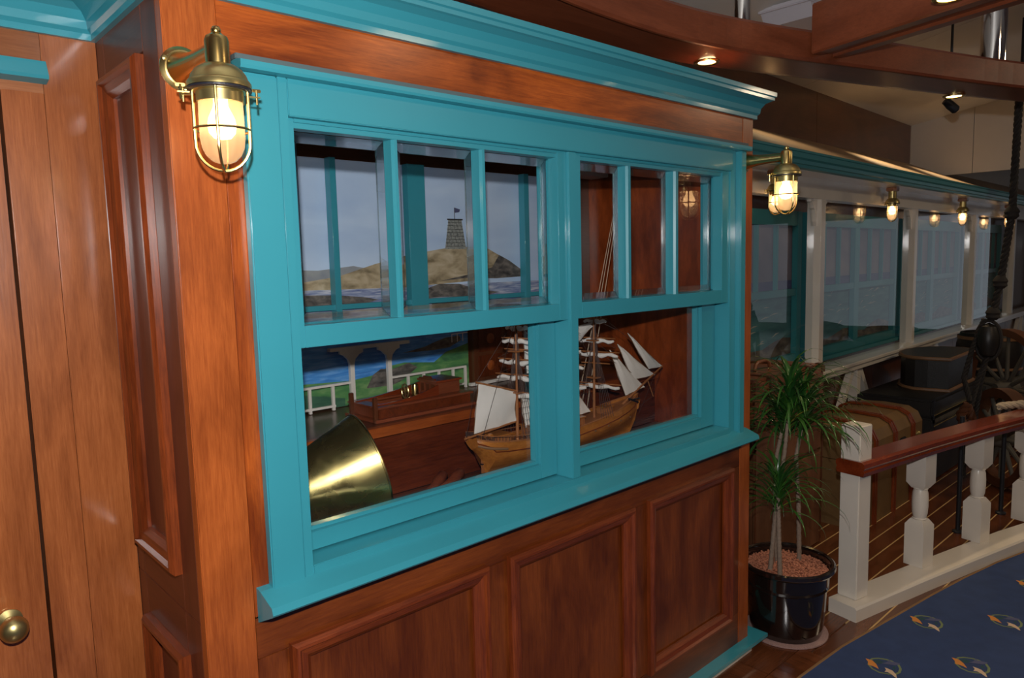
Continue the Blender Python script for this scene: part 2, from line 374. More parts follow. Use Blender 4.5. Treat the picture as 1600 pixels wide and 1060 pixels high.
# ---------------------------------------------------------------- left: door wall (y .452) and return wall (x .5)
DY = .452
dw = root('wall_back', kind='structure')
bx('plank', (.304, DY, 0), (.3855, DY+.05, 3), M['doorz'], dw, .0015)
bx('plank', (.3865, DY, 0), (.4995, DY+.05, 3), M['doorz'], dw, .0015)
M['lintel'] = wood('lintel_wood', (.31, .10, .034), (.47, .185, .072), axis='x', seed=2.2, rough=.3, coat=.4, blotch=.4)
bx('lintel_board', (-.9, DY-.0005, 2.09), (.3855, DY+.05, 2.36), M['lintel'], dw, .0015)
bx('plank', (-3, DY, 0), (-.62, DY+.05, 3), M['doorz'], dw, .0015)
d1 = root('door_1', kind='structure')
for a, b in ((-.6, -.30), (-.299, .02), (.021, .2965)):
    bx('door_board', (a, DY+.002, .01), (b, DY+.045, 2.085), M['doorz'], d1, .002)
kb = MB().lathe([(.020, 0), (.026, .004), (.026, .008), (.012, .012), (.010, .03), (.014, .036), (.024, .046), (.029, .060), (.027, .074), (.018, .084), (.004, .088)], (.222, DY+.002, .902), 28, axis=(0, -1, 0))
build('door_knob', kb, M['brassold'], d1)
# teal drip strip over the door
t = MB().prism([(0, 2.112), (.030, 2.118), (.034, 2.125), (.014, 2.160), (0, 2.160)], lambda u, v, d: (d, DY-u, v), -1, .392)
tag(build('trim_3', t, M['teal']), kind='structure')

fw = root('wall_window', kind='structure')
# return face x = .5
X5 = .5
def onret(u, v, h): return (X5-h, u, v)
for y0, y1, z0, z1, gm in ((.0305, .118, 0, .9405, 'retz'), (.0305, .118, .9415, 2.33, 'retz'), (.395, .4515, 0, .9405, 'retz'), (.395, .4515, .9415, 2.33, 'retz'),
                           (.119, .394, .845, .9405, 'rety'), (.119, .394, .9415, 1.03, 'rety'), (.119, .394, 2.13, 2.33, 'rety'), (.119, .394, 0, .25, 'rety')):
    bx('stile' if y1-y0 < .2 else 'rail', (X5, y0, z0), (X5+.02, y1, z1), M[gm], fw, .001)
bx('return_panel', (X5+.006, .11, 1.0), (X5+.018, .40, 2.15), M['retz'], fw, 0)
bx('return_panel', (X5+.006, .11, .2), (X5+.018, .40, .87), M['retz'], fw, 0)
MPb = [(0, 0), (0, .016), (.008, .024), (.016, .024), (.022, .016), (.038, .012), (.050, .002), (.050, -.006), (0, -.006)]
frame_moulding(onret, .119, .39, 1.025, 2.125, MPb, M['rmouldz'], M['rmouldy'], fw)
frame_moulding(onret, .105, .385, .22, .845, MPb, M['rmouldz'], M['rmouldy'], fw)
# facade y = 0 : stiles, frieze, panels
bx('corner_stile', (X5, -.001, 0), (.605, .03, 2.33), M['stilez'], fw, .002)
bx('corner_stile', (2.641, -.001, 0), (2.72, .03, 2.33), M['stilez'], fw, .002)
bx('frieze_board', (.606, 0, 2.10), (2.640, .03, 2.33), M['friezex'], fw, .001)
bx('frieze_board', (.606, 0, .925), (.66, .03, 2.10), M['friezez'], fw, .001)
bx('frieze_board', (2.58, 0, .925), (2.640, .03, 2.10), M['friezez'], fw, .001)
bx('rail', (.606, 0, .832), (2.640, .03, .93), M['panelx'], fw, .001)
bx('rail', (.606, 0, 0), (2.640, .03, .20), M['panelx'], fw, .001)
pan = [(.684, 1.262), (1.354, 1.925), (2.020, 2.566)]
xs = [.606]+[v for p in pan for v in p]+[2.640]
for i in range(0, 8, 2):
    bx('stile', (xs[i], 0, .201), (xs[i+1], .03, .831), M['panelz'], fw, .001)
for a, b in pan:
    bx('lower_panel', (a-.005, .010, .19), (b+.005, .028, .842), M['panelz'], fw, 0)
    frame_moulding(lambda u, v, h: (u, -h, v), a-.006, b+.006, .193, .842, [(d, h) for d, h in MPb], M['mouldz'], M['mouldx'], fw)
bx('end_wall', (2.70, .03, 0), (2.72, .86, 2.33), M['darkz'], fw, 0)
bx('roof_board', (.5, 0, 2.33), (2.72, 1.15, 2.35), M['darkx'], fw, 0)
# cornice sweep over door wall, return and facade
CP = [(0, 2.222), (.012, 2.222), (.012, 2.236), (.020, 2.244), (.022, 2.262), (.034, 2.280), (.052, 2.290), (.060, 2.292), (.060, 2.303), (.066, 2.306), (.066, 2.322), (0, 2.322)]
tag(build('trim_1', MB().sweep([(-2.9, DY), (.5, DY), (.5, 0), (2.72, 0), (2.72, .7)], CP), M['teal']), kind='structure')
# skirting : teal cap over recessed white kick
tag(build('baseboard_front', MB().box((.46, -.05, .055), (2.80, .0, .070)).box((2.72, 0, .055), (2.80, .3, .070)), M['teal']), kind='structure')
tag(build('trim_2', MB().box((.5, -.012, 0), (2.735, 0, .055)).box((2.72, 0, 0), (2.735, .3, .055)), M['white']), kind='structure')

# ---------------------------------------------------------------- teal window
wn = root('window_1', kind='structure')
T = M['teal']
ZT, ZB = 2.072, .985
bx('casing', (.640, -.025, .945), (.716, .0, 2.085), T, wn, .003)
bx('casing', (2.575, -.035, .945), (2.612, .0, 2.085), T, wn, .003)
bx('inner_jamb', (.7172, -.022, .945), (.738, .12, 2.086), T, wn, .001)
bx('inner_jamb', (2.535, -.012, .945), (2.574, .12, 2.086), T, wn, .001)
bx('head', (.739, -.022, 2.008), (2.534, .12, 2.086), T, wn, .002)
bx('bottom_rail', (.739, -.020, .950), (2.534, .12, 1.012), T, wn, .002)
bx('mullion', (1.620, -.016, 1.012), (1.655, .12, 2.007), T, wn, .002)
# drip cap
dc = MB().prism([(0, 2.086), (.050, 2.086), (.052, 2.092), (.052, 2.102), (.03, 2.106), (0, 2.106)], lambda u, v, d: (d, -u, v), .628, 2.625)
build('drip_cap', dc, T, wn)
build('flashing_strip', MB().box((.628, -.028, 2.106), (2.640, 0, 2.119), 0, .002), M['flash'], wn)
# sill: sloped front nosing
sl = MB().prism([(0, .915), (.075, .952), (.079, .957), (.074, .972), (.02, .992), (0, .995)], lambda u, v, d: (d, -u, v), .612, 2.655)
build('sill', sl, T, wn)
def rectframe(x0, x1, z0, z1, ox0, ox1, oz0, oz1, yf, yb, par, name='sash_rail'):
    """mitre-less sash: stiles full height, rails between"""
    bx('sash_stile', (ox0, yf, oz0), (x0, yb, oz1), T, par, .0012)
    bx('sash_stile', (x1, yf, oz0), (ox1, yb, oz1), T, par, .0012)
    bx(name, (x0, yf, z1), (x1, yb, oz1), T, par, .0012)
    bx(name, (x0, yf, oz0), (x1, yb, z0), T, par, .0012)
BEV = .024
def pane(x0, x1, z0, z1, y, par, bevel=True):
    if not bevel:
        return build('pane', MB().box((x0, y, z0), (x1, y+.0015, z1)), M['pane'], par)
    p = build('pane', MB().add([(x0+BEV, y, z0+BEV), (x1-BEV, y, z0+BEV), (x1-BEV, y, z1-BEV), (x0+BEV, y, z1-BEV)], [(0, 1, 2, 3)]), M['pane'], par)
    o = [(x0, z0), (x1, z0), (x1, z1), (x0, z1)]; i_ = [(x0+BEV, z0+BEV), (x1-BEV, z0+BEV), (x1-BEV, z1-BEV), (x0+BEV, z1-BEV)]
    b = MB()
    yb = y+.0062
    for k in range(4):
        j = (k+1) % 4
        A, B, Cc, D = o[k], o[j], i_[j], i_[k]
        b.add([(A[0], yb-.0012, A[1]), (B[0], yb-.0012, B[1]), (Cc[0], y, Cc[1]), (D[0], y, D[1]), (A[0], yb, A[1]), (B[0], yb, B[1]), (Cc[0], yb, Cc[1]), (D[0], yb, D[1])],
              [(0, 1, 2, 3), (4, 7, 6, 5), (0, 4, 5, 1), (1, 5, 6, 2), (2, 6, 7, 3), (3, 7, 4, 0)])
    build('bevelled_edge', b, M['bevel'], p)
YF = -.006
for (a, b, mun) in ((.757, 1.583, ((1.015, 1.033), (1.294, 1.313))), (1.684, 2.487, ((1.921, 1.944), (2.190, 2.214)))):
    oa, ob = (.739, 1.619) if a < 1 else (1.656, 2.534)
    z0, z1 = 1.557, 2.036-.0
    rectframe(a, b, z0, 2.000, oa, ob, 1.508, 2.0075, YF, .034, wn, 'meeting_rail')
    # thin glazing bead just inside the opening
    bx('glazing_bead', (a, .0, 1.988), (b, .034, 2.000), T, wn, .001)
    x = a
    edges = [a]
    for m0, m1 in mun:
        mb = MB().prism([(m0, .042), (m0, .010), (m0+.005, .002), (m1-.005, .002), (m1, .010), (m1, .042)], lambda u, v, d: (u, v, d), z0, 1.990)
        build('muntin', mb, T, wn)
        edges += [m0, m1]
    edges.append(b)
    for k in range(0, 6, 2):
        pane(edges[k]+.001, edges[k+1]-.001, z0, 1.988, .036, wn)
YL = .052
for (a, b) in ((.757, 1.549), (1.69, 2.44)):
    oa, ob = (.739, 1.619) if a < 1 else (1.656, 2.534)
    rectframe(a, b, 1.060, 1.53, oa, ob, 1.016, 1.56, YL, .096, wn)
    bx('glazing_bead', (a, YL+.014, 1.060), (b, .09, 1.070), T, wn, .001)
    bx('glazing_bead', (b-.010, YL+.014, 1.070), (b, .09, 1.53), T, wn, .001)
    pane(a, b, 1.068, 1.53, .084, wn, False)

# ---------------------------------------------------------------- display case behind the window
dcx = root('display_case', (1.6, .4, .955), label='red-brown wooden display case lit up behind the teal double window', cat='display case')
XW = 2.65
def cb(name, a, b, mat, bev=.001): return bx(name, a, b, mat, dcx, bev, world=True)
cb('case_floor', (.55, .10, .935), (XW, .42, .955), M['darkx'])
cb('front_panel', (.55, .425, .955), (XW, .445, 1.155), M['counterx'])
cb('shelf_edge', (.55, .400, 1.155), (XW, .424, 1.186), M['stilex'])
cb('shelf_top', (.55, .4245, 1.165), (XW, .80, 1.185), M['darkx'])
cb('side_board', (XW, .10, .935), (XW+.02, .335, 2.28), M['casez'])
cb('side_board', (XW, .336, .935), (XW+.02, .56, 2.28), M['casez'])
cb('side_board', (XW, .561, .935), (XW+.02, .82, 2.28), M['casez'])
cb('left_end', (.53, .10, .935), (.55, .82, 2.28), M['casez'])
cb('case_top', (.55, .03, 2.28), (XW, .82, 2.30), M['darkx'])
cb('back_board', (.55, .80, 1.185), (XW, .82, 2.28), M['darkx'])
# upper picture window and its teal bars
ZU0, ZU1 = 1.50, 2.055
def flat(poly, y, mi, mb): mb.add([(u, y, v) for u, v in poly], [list(range(len(poly)))], mi)
pm = MB()
pm.box((.90, .792, ZU0), (2.42, .80, ZU1), 0)
y = .7915
flat([(.90, 1.605), (2.42, 1.600), (2.42, 1.50), (.90, 1.50)], y, 3, pm)
y -= .0004; flat([(.90, 1.675), (1.05, 1.68), (1.22, 1.672), (1.36, 1.685), (1.5, 1.66), (1.62, 1.62), (.90, 1.62)], y, 1, pm)
y -= .0004; flat([(.90, 1.62), (1.15, 1.632), (1.30, 1.650), (1.45, 1.69), (1.60, 1.722), (1.78, 1.746), (1.93, 1.752), (2.0, 1.742), (2.06, 1.715), (2.10, 1.690), (2.10, 1.640), (1.9, 1.612), (1.6, 1.600), (1.2, 1.605), (.90, 1.61)], y, 2, pm)
y -= .0004; flat([(2.06, 1.716), (2.12, 1.690), (2.19, 1.650), (2.235, 1.640), (2.20, 1.622), (2.04, 1.618), (1.88, 1.625), (1.74, 1.617), (1.90, 1.640), (2.02, 1.665)], y, 4, pm)
flat([(.95, 1.572), (1.10, 1.592), (1.28, 1.585), (1.40, 1.572), (1.46, 1.56), (1.35, 1.54), (1.2, 1.55), (1.0, 1.548)], y, 4, pm)
flat([(1.62, 1.575), (1.74, 1.607), (1.84, 1.603), (1.93, 1.578), (2.06, 1.560), (1.95, 1.548), (1.75, 1.555), (1.64, 1.552)], y, 4, pm)
flat([(1.70, 1.53), (1.84, 1.548), (1.93, 1.525), (1.8, 1.51), (1.7, 1.512)], y, 4, pm)
# tower with courses of stone, flag
y -= .0004; flat([(1.775, 1.742), (1.882, 1.742), (1.862, 1.856), (1.795, 1.856)], y, 5, pm)
for i in range(8):
    zz = 1.752+i*.0135
    flat([(1.777+i*.0021, zz), (1.880-i*.0024, zz), (1.880-i*.0024, zz+.0016), (1.777+i*.0021, zz+.0016)], y-.0003, 6, pm)
    for j in range(5):
        xx = 1.786+i*.002+j*.0185+(.008 if i % 2 else 0)
        if xx < 1.874-i*.0024: flat([(xx, zz), (xx+.0014, zz), (xx+.0014, zz+.0135), (xx, zz+.0135)], y-.0003, 6, pm)
flat([(1.789, 1.856), (1.868, 1.856), (1.868, 1.861), (1.789, 1.861)], y-.0004, 6, pm)
flat([(1.826, 1.861), (1.829, 1.861), (1.829, 1.905), (1.826, 1.905)], y-.0004, 6, pm)
flat([(1.829, 1.905), (1.856, 1.899), (1.852, 1.888), (1.829, 1.885)], y-.0004, 7, pm)
pmo = build('seascape_painting', pm, [M['sky'], M['mtn'], M['hill'], M['seaf'], M['rock'], M['stone'], M['black'], M['emB']], dcx, True)
for a, b in ((.90, .925), (1.262, 1.285), (1.580, 1.658), (2.176, 2.204), (2.40, 2.44)):
    cb('teal_bar', (a, .750, 1.50), (b, .785, ZU1), M['teal'])
cb('teal_bar', (.90, .756, 1.535), (2.42, .784, 1.553), M['teal'])
cb('teal_bar', (.90, .752, 1.478), (2.42, .79, 1.499), M['teal'])
# lower coast picture behind a little white verandah
lm = MB()
lm.box((.88, .790, 1.187), (1.875, .80, 1.44), 0)
y = .7895
flat([(.88, 1.267), (1.15, 1.285), (1.33, 1.275), (1.42, 1.283), (1.5, 1.31), (1.56, 1.315), (1.70, 1.30), (1.76, 1.335), (1.875, 1.36), (1.875, 1.187), (.88, 1.187)], y, 1, lm)
y -= .0004
flat([(1.39, 1.238), (1.42, 1.285), (1.455, 1.303), (1.50, 1.295), (1.58, 1.312), (1.62, 1.29), (1.54, 1.245), (1.5, 1.235)], y, 2, lm)
flat([(1.555, 1.352), (1.66, 1.366), (1.70, 1.378), (1.76, 1.392), (1.83, 1.395), (1.84, 1.375), (1.78, 1.352), (1.70, 1.348), (1.62, 1.350)], y, 2, lm)
flat([(.88, 1.24), (1.06, 1.268), (1.2, 1.235), (1.3, 1.215), (1.3, 1.187), (.88, 1.187)], y, 3, lm)
for k in range(3): flat([(1.79+.028*k, 1.37), (1.794+.028*k, 1.37), (1.794+.028*k, 1.402), (1.79+.028*k, 1.402)], y-.0003, 4, lm)
flat([(1.79, 1.40), (1.875, 1.402), (1.875, 1.406), (1.79, 1.404)], y-.0003, 4, lm)
build('coast_painting', lm, [M['seab'], M['grass'], M['rock'], M['grassdk'], M['sail']], dcx, True)
def ver(a, b): return cb('verandah_rail', a, b, M['white'], .0005)
vr = root('verandah_model', (1.4, .76, 1.187), label='small white model verandah with posts, fretwork brackets and railing in front of the painted coast', cat='model')
def vb(n, a, b, m='white'): return bx(n, a, b, M[m], vr, .0006, world=True)
for x in (1.302, 1.458): vb('post', (x, .745, 1.187), (x+.017, .760, 1.392))
for x in (1.302, 1.458):
    for s in (-1, 1):
        c = x+.0085
        bk = MB().prism([(c+s*.008, 1.335), (c+s*.014, 1.358), (c+s*.030, 1.374), (c+s*.046, 1.380), (c+s*.046, 1.392), (c+s*.008, 1.392)], lambda u, v, d: (u, d, v), .746, .758)
        build('bracket', bk, M['white'], vr, True)
vb('lintel', (1.225, .742, 1.392), (1.555, .764, 1.404))
vb('top_rail', (.88, .747, 1.272), (1.302, .759, 1.280)); vb('bottom_rail', (.88, .747, 1.198), (1.240, .759, 1.206))
for x in (.98, 1.06, 1.14, 1.228): vb('baluster', (x, .748, 1.187), (x+.010, .758, 1.274))
vb('top_rail', (1.475, .747, 1.268), (1.83, .759, 1.276)); vb('bottom_rail', (1.475, .747, 1.200), (1.83, .759, 1.207))
for x in (1.545, 1.617, 1.69, 1.76, 1.822): vb('baluster', (x, .748, 1.187), (x+.009, .758, 1.270))
# carved cupboard at the right of the coast picture
cc = root('carved_cupboard', (2.05, .76, 1.187), label='dark brown carved model cupboard with four inset panels beside the painted coast', cat='cupboard')
bx('carcass', (1.885, .765, 1.187), (2.22, .799, 1.45), M['darkz'], cc, .002, world=True)
bx('plinth', (1.85, .745, 1.187), (2.24, .764, 1.200), M['white'], cc, .001, world=True)
for a, b in ((1.905, 2.035), (2.06, 2.20)):
    for z0, z1 in ((1.215, 1.305), (1.320, 1.425)):
        dd = bx('door_panel', (a, .757, z0), (b, .765, z1), M['counterz'], cc, .003, world=True)
        build('carving', MB().lathe([(.022, 0), (.018, .003), (.008, .005), (.001, .006)], ((a+b)/2, .757, (z0+z1)/2), 10, axis=(0, -1, 0)), M['stilez'], dd, True)

# ================================================================== LANTERNS
def lantern_parts(r, arm=True, L=.175, zs=1.0):
    """bulkhead lantern. local frame: wall plate at the origin, arm along -y; for arm=False it hangs from the origin"""
    if arm:
        c = Vector((0, -L, 0))
        p = build('wall_plate', MB().lathe([(.043, 0), (.043, .004), (.036, .009), (.034, .010)], (0, 0, 0), 32, axis=(0, -1, 0)), M['brass'], r)
        for a in (.6, 2.7, 4.8):
            build('screw', MB().lathe([(.0055, 0), (.0055, .002), (.003, .0035), (.0008, .004)], (.037*math.cos(a), -.006, .037*math.sin(a)), 10, axis=(0, -1, 0)), M['brassold'], p)
        build('arm', MB().lathe([(.033, .008), (.029, .018), (.0235, .040), (.020, .065), (.0175, .10), (.0165, L-.015)], (0, 0, 0), 28, axis=(0, -1, 0)), M['brass'], r)
        top = .030
    else:
        c = Vector((0, 0, -.055)); top = .030
        build('wall_plate', MB().box((-.035, -.04, -.030), (.035, .04, 0), 0, .004), M['spary'], r)
    cx, cyy, cz = c
    k = zs
    if arm:
        build('cap', MB().lathe([(.021, -.030), (.021, .014), (.0185, .021), (.010, .026), (.008, .028)], c, 28), M['brass'], r)
        build('finial', MB().lathe([(.007, .026), (.0085, .029), (.0085, .034), (.006, .038), (.001, .040)], c, 16), M['brass'], r)
    else:
        build('cap', MB().lathe([(.030, -.030), (.030, .026)], c, 24), M['brassold'], r)
    build('dome', MB().lathe([(.020, -.026), (.030, -.029), (.040, -.036), (.047, -.046), (.050, -.055), (.052, -.056), (.0545, -.060), (.0545, -.068)], c, 36, cap=False), M['brassold'], r)
    build('gasket', MB().lathe([(.053, -.068), (.0545, -.069), (.0545, -.072), (.053, -.073)], c, 36), M['gasket'], r)
    build('collar', MB().lathe([(.046, -.072), (.046, -.074), (.0405, -.075), (.0405, -.093), (.0375, -.093), (.0375, -.074)], c, 36, cap=False), M['brassold'], r)
    build('glass', MB().lathe([(.0375, -.080), (.0385, -.12), (.0385, -.155), (.036, -.172), (.030, -.185), (.020, -.195), (.010, -.199), (.001, -.200)], c, 28, cap=False), M['lampglass'], r)
    build('bulb', MB().lathe([(.012, -.083), (.0125, -.098), (.017, -.108), (.0225, -.120), (.0245, -.132), (.0225, -.145), (.015, -.154), (.001, -.157)], c, 20, cap=False), M['bulb'], r)
    for i in range(4):
        a = PI/4+i*PI/2+.25
        pts = []
        R = .0465
        for z in (-.073, -.10, -.13, -.155): pts.append((R, z))
        for q in range(1, 9):
            t = q/8*PI/2; pts.append((R*math.cos(t)+.0005, -.160-.052*math.sin(t)))
        P = [Vector((cx+rr_*math.cos(a), cyy+rr_*math.sin(a), cz+zz)) for rr_, zz in pts]
        build('cage_rib', MB().tube(P, .0028, 8), M['brass'], r)
    ring = [Vector((cx+.0475*math.cos(t), cyy+.0475*math.sin(t), cz-.140)) for t in [2*PI*i/32 for i in range(33)]]
    build('cage_ring', MB().tube(ring, .0023, 6), M['brass'], r)
    for a in (-.15, PI-.35, PI/2+.9):
        d = Vector((math.cos(a), math.sin(a), 0)); q = c+d*.060
        cl = build('clamp', MB().box((-.011, -.005, -.0025), (.010, .005, 0), 0, .001), M['brassold'], r)
        cl.matrix_basis = Matrix.Translation(q+Vector((0, 0, -.076))) @ Matrix.Rotation(a, 4, 'Z')
        build('wing_screw', MB().tube([(.004, 0, -.014), (.004, 0, .012)], .0022, 8).box((-.004, -.0012, .008), (.012, .0012, .014), 0, .001), M['brass'], cl)
def lantern(loc, rz, arm, **k):
    r = root('wall_lantern' if arm else 'porch_lantern', loc, rz, **k); lantern_parts(r, arm); return r
lantern((.533, -.001, 2.075), 0, True, label='large glowing brass caged lantern on the bare corner post at upper left', cat='lantern', group='brass caged lanterns')
l2 = dup(bpy.data.objects['wall_lantern'], Matrix.Translation((2.650, -.001, 2.052)), label='glowing brass caged lantern on the right end of the teal window wall')
def lantern_light(p, e=1.6):
    lamp('lantern_light', 'POINT', p, e, (1, .55, .22), .02)
# ================================================================== CEILING BEAMS
def arc_pts():
    P = [(.2, -.30), (.9, -.10), (1.5, .02), (1.95, .055), (2.35, .035), (2.75, -.055), (3.33, -.24), (3.8, -.385), (4.3, -.555), (5.2, -.90), (6.4, -1.42)]
    out = []
    for i in range(len(P)-1):
        p0 = P[max(i-1, 0)]; p1 = P[i]; p2 = P[i+1]; p3 = P[min(i+2, len(P)-1)]
        for k in range(5):
            t = k/5
            out.append(tuple(.5*((2*p1[j])+(-p0[j]+p2[j])*t+(2*p0[j]-5*p1[j]+4*p2[j]-p3[j])*t*t+(-p0[j]+3*p1[j]-3*p2[j]+p3[j])*t**3) for j in (0, 1)))
    out.append(P[-1]); return out
bm_ = root('ceiling_beam', (2.7, 0, 2.45), label='long curved reddish wooden ceiling beam with downlights crossing above the teal cornice', cat='beam')
AP = arc_pts()
build('beam_body', MB().sweep(AP, [(0, 2.462), (.012, 2.45), (.020, 2.452), (.026, 2.462), (.026, 2.56), (.018, 2.572), (-.19, 2.572), (-.198, 2.56), (-.198, 2.462), (-.19, 2.45), (-.17, 2.45)]), M['beamx'], bm_, True)
b2 = root('ceiling_beam', (2.9, -.5, 2.47), label='straight wooden ceiling beam with grooved underside joining the curved beam at upper right', cat='beam')
dx, dy = (2.72-2.95), (-.90-(-.10)); LL = math.hypot(dx, dy); ux, uy = dx/LL, dy/LL
def b2f(u, v, d):   # u across, v height, d along
    return (2.865+ux*d-uy*u, -.335+uy*d+ux*u, v)
prof2 = [(0, 2.475), (.045, 2.475), (.045, 2.487), (.115, 2.487), (.115, 2.475), (.16, 2.475), (.166, 2.482), (.166, 2.66), (.16, 2.668), (0, 2.668), (-.006, 2.66), (-.006, 2.482)]
build('beam_body', MB().prism(prof2, b2f, -.20, 1.9), M['beamy'], b2, True)
def downlight(x, y, z, label, tilt=0):
    r = root('downlight', (x, y, z), 0, label=label, cat='downlight', group='recessed downlights in the beams')
    build('bezel', MB().lathe([(.050, 0), (.050, -.004), (.044, -.008), (.034, -.005), (.034, .0)], (0, 0, 0), 32, cap=False), M['brass'], r)
    build('lens', MB().lathe([(.001, -.0055), (.020, -.005), (.034, -.003)], (0, 0, 0), 28, cap=False), M['down'], r)
    return r
downlight(2.585, .125, 2.4495, 'lit brass downlight under the curved beam above the right end of the cornice')
downlight(4.14, -.295, 2.4495, 'lit brass downlight farther right under the curved beam')
downlight(2.665, -.70, 2.4865, 'lit brass downlight in the groove of the straight upper beam')
lamp('downlight_glow', 'SPOT', (2.585, .10, 2.43), 14, (1, .75, .45), .03, aim=(2.585, -.15, 0), spot=math.radians(100), blend=.8)
lamp('downlight_glow', 'SPOT', (4.14, -.295, 2.43), 34, (1, .75, .45), .03, aim=(4.14, -.2, 0), spot=math.radians(100), blend=.8)
lamp('downlight_glow', 'SPOT', (2.665, -.70, 2.46), 9, (1, .75, .45), .03, aim=(2.665, -.7, 0), spot=math.radians(90), blend=.8)
lamp('downlight_glow', 'SPOT', (4.6, .80, 2.9), 9, (1, .72, .40), .02, aim=(4.6, .5, 0), spot=math.radians(120), blend=.8)
lamp('downlight_glow', 'SPOT', (6.3, .75, 2.9), 34, (1, .72, .40), .02, aim=(6.1, .3, 0), spot=math.radians(100), blend=.8)
lamp('downlight_glow', 'SPOT', (7.7, .75, 2.9), 26, (1, .72, .40), .02, aim=(7.5, .3, 0), spot=math.radians(100), blend=.8)
for (x, y, r_, lb) in ((2.72, .05, .030, 'short chrome pole above the curved beam beside the white box'), (4.22, -.435, .055, 'thick polished chrome pole behind the curved beam at upper right')):
    p = root('chrome_pole', (x, y, 2.47), label=lb, cat='pole', group='chrome poles')
    zc = ceil_z(y)-2.47-.002
    build('pole', MB().lathe([(r_, .1025), (r_, zc)], (0, 0, 0), 28), M['chrome'], p)
    build('flange', MB().lathe([(r_*1.6, zc-.03), (r_*1.6, zc-.022), (r_*1.1, zc-.02)], (0, 0, 0), 28), M['chrome'], p)
eb = root('emergency_light', (4.18, .52, 3.09), label='white plastic emergency light box on the ceiling above the curved beam', cat='light box')
build('mount', MB().box((3.99, .37, 3.052), (4.38, .68, 3.078), 0, .005), M['plastic'], eb, True)
build('cover', MB().prism([(4.01, 3.052), (4.36, 3.052), (4.31, 2.985), (4.06, 2.985)], lambda u, v, d: (u, d, v), .38, .67), M['plastic'], eb, True)
sp = root('spotlight', (5.25, .05, 2.95), label='small dark bullet spotlight just below the curved beam at right', cat='spotlight')
build('stem', MB().tube([(5.25, .05, 3.16), (5.25, .05, 2.62)], .008, 8), M['iron'], sp, True)
build('head', MB().lathe([(.022, -.04), (.028, 0), (.028, .05), (.018, .06)], (5.25, .05, 2.60), 16, axis=(.5, -.5, -.6)), M['iron'], sp, True)

# ================================================================== PORCH
PR = math.radians(1.82); P0 = (4.993, .76, 0)
def proot(name, **k): return root(name, P0, PR, **k)
pf = proot('porch_wall', label='white painted verandah wall with square posts and glazed bays beyond the teal window wall', cat='wall')
def pb(n, a, b, m, bev=.002, par=None): return bx(n, a, b, M[m], par or pf, bev)
SP = 2.03
POSTS = [-1.90, .131, 2.16, 4.19, 6.10, 8.1]
for s in POSTS:
    pb('post', (s-.075, 0, .862), (s, .10, 2.06), 'cream')
    # scroll bracket under the beam on the left face of each post
    for sg, x0 in ((-1, s-.075),):
        pr_ = [(0, 2.06), (.10, 2.06), (.098, 2.045), (.080, 2.038), (.066, 2.020), (.058, 2.000), (.040, 1.990), (.030, 1.960), (.024, 1.91), (.010, 1.880), (0, 1.88)]
        build('scroll_bracket', MB().prism([(x0-u, v) for u, v in pr_], lambda u, v, d: (u, d, v), .03, .06), M['cream'], pf)
        build('scroll_bracket', MB().prism([(s+u, v) for u, v in pr_], lambda u, v, d: (u, d, v), .03, .06), M['cream'], pf)
pb('beam', (-2.6, -.004, 2.06), (9, .10, 2.20), 'cream')
pb('soffit', (-2.6, -.165, 2.195), (9, .10, 2.21), 'cream')
pb('sill', (-2.6, -.06, .835), (9, .11, .862), 'cream', .004)
pb('sill_apron', (-2.6, -.03, .790), (9, .09, .834), 'cream', .003)
aw = proot('awning', label='long sloping grey-brown awning with teal gutter above the white verandah posts', cat='awning')
up = proot('wall_upper', kind='structure')
gt = MB().prism([(-.165, 2.195), (-.205, 2.197), (-.213, 2.212), (-.222, 2.216), (-.230, 2.235), (-.242, 2.245), (-.244, 2.272), (-.250, 2.276), (-.250, 2.288), (-.165, 2.288)], lambda u, v, d: (d, u, v), -2.6, 9)
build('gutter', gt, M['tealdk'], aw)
for i in range(6):   # awning sheets
    s0 = -2.6+i*1.95
    a = MB().add([(s0, -.235, 2.289), (s0+1.945, -.235, 2.289), (s0+1.945, .398, 2.575), (s0, .398, 2.575), (s0, -.235, 2.270), (s0+1.945, -.235, 2.270), (s0+1.945, .398, 2.556), (s0, .398, 2.556)],
                 [(0, 1, 2, 3), (4, 7, 6, 5), (0, 4, 5, 1), (1, 5, 6, 2), (2, 6, 7, 3), (3, 7, 4, 0)])
    build('awning_sheet', a, M['awning'], aw)
for k, (a, b) in enumerate(((-5.2, -1.15), (-1.147, .9), (.903, 3.2))):
    pb('upper_board', (a, .40, 2.45), (b, .43, 2.972), 'darkx', .001, up)
pb('upper_board', (3.2, .40, 2.45), (9, .43, 2.972), 'bulkhead', .001, up)
for a, b in ((-1.2, -.72), (-.716, -.16), (-.156, .398)):
    pb('bulkhead_panel', (3.21, a, 2.43+(.0)), (3.24, b, 3.3), 'bulkhead', .001, up)
# lower wall boards + A braces
for i in range(14):
    s0 = -2.6+i*.8
    pb('lower_board', (s0, .095, 0), (s0+.796, .115, .80), 'darkz', .001)
for s in POSTS:
    c = s-.037+.80
    for cc_ in (c,):
        pb('brace', (cc_-.035, .02, 0), (cc_+.035, .09, .789), 'cream')
        for sg in (-1, 1):
            bm2 = MB().prism([(cc_+sg*.03, .789), (cc_+sg*.09, .789), (cc_+sg*.46, .30), (cc_+sg*.46, .22)], lambda u, v, d: (u, d, v), .035, .08)
            build('brace', bm2, M['cream'], pf)
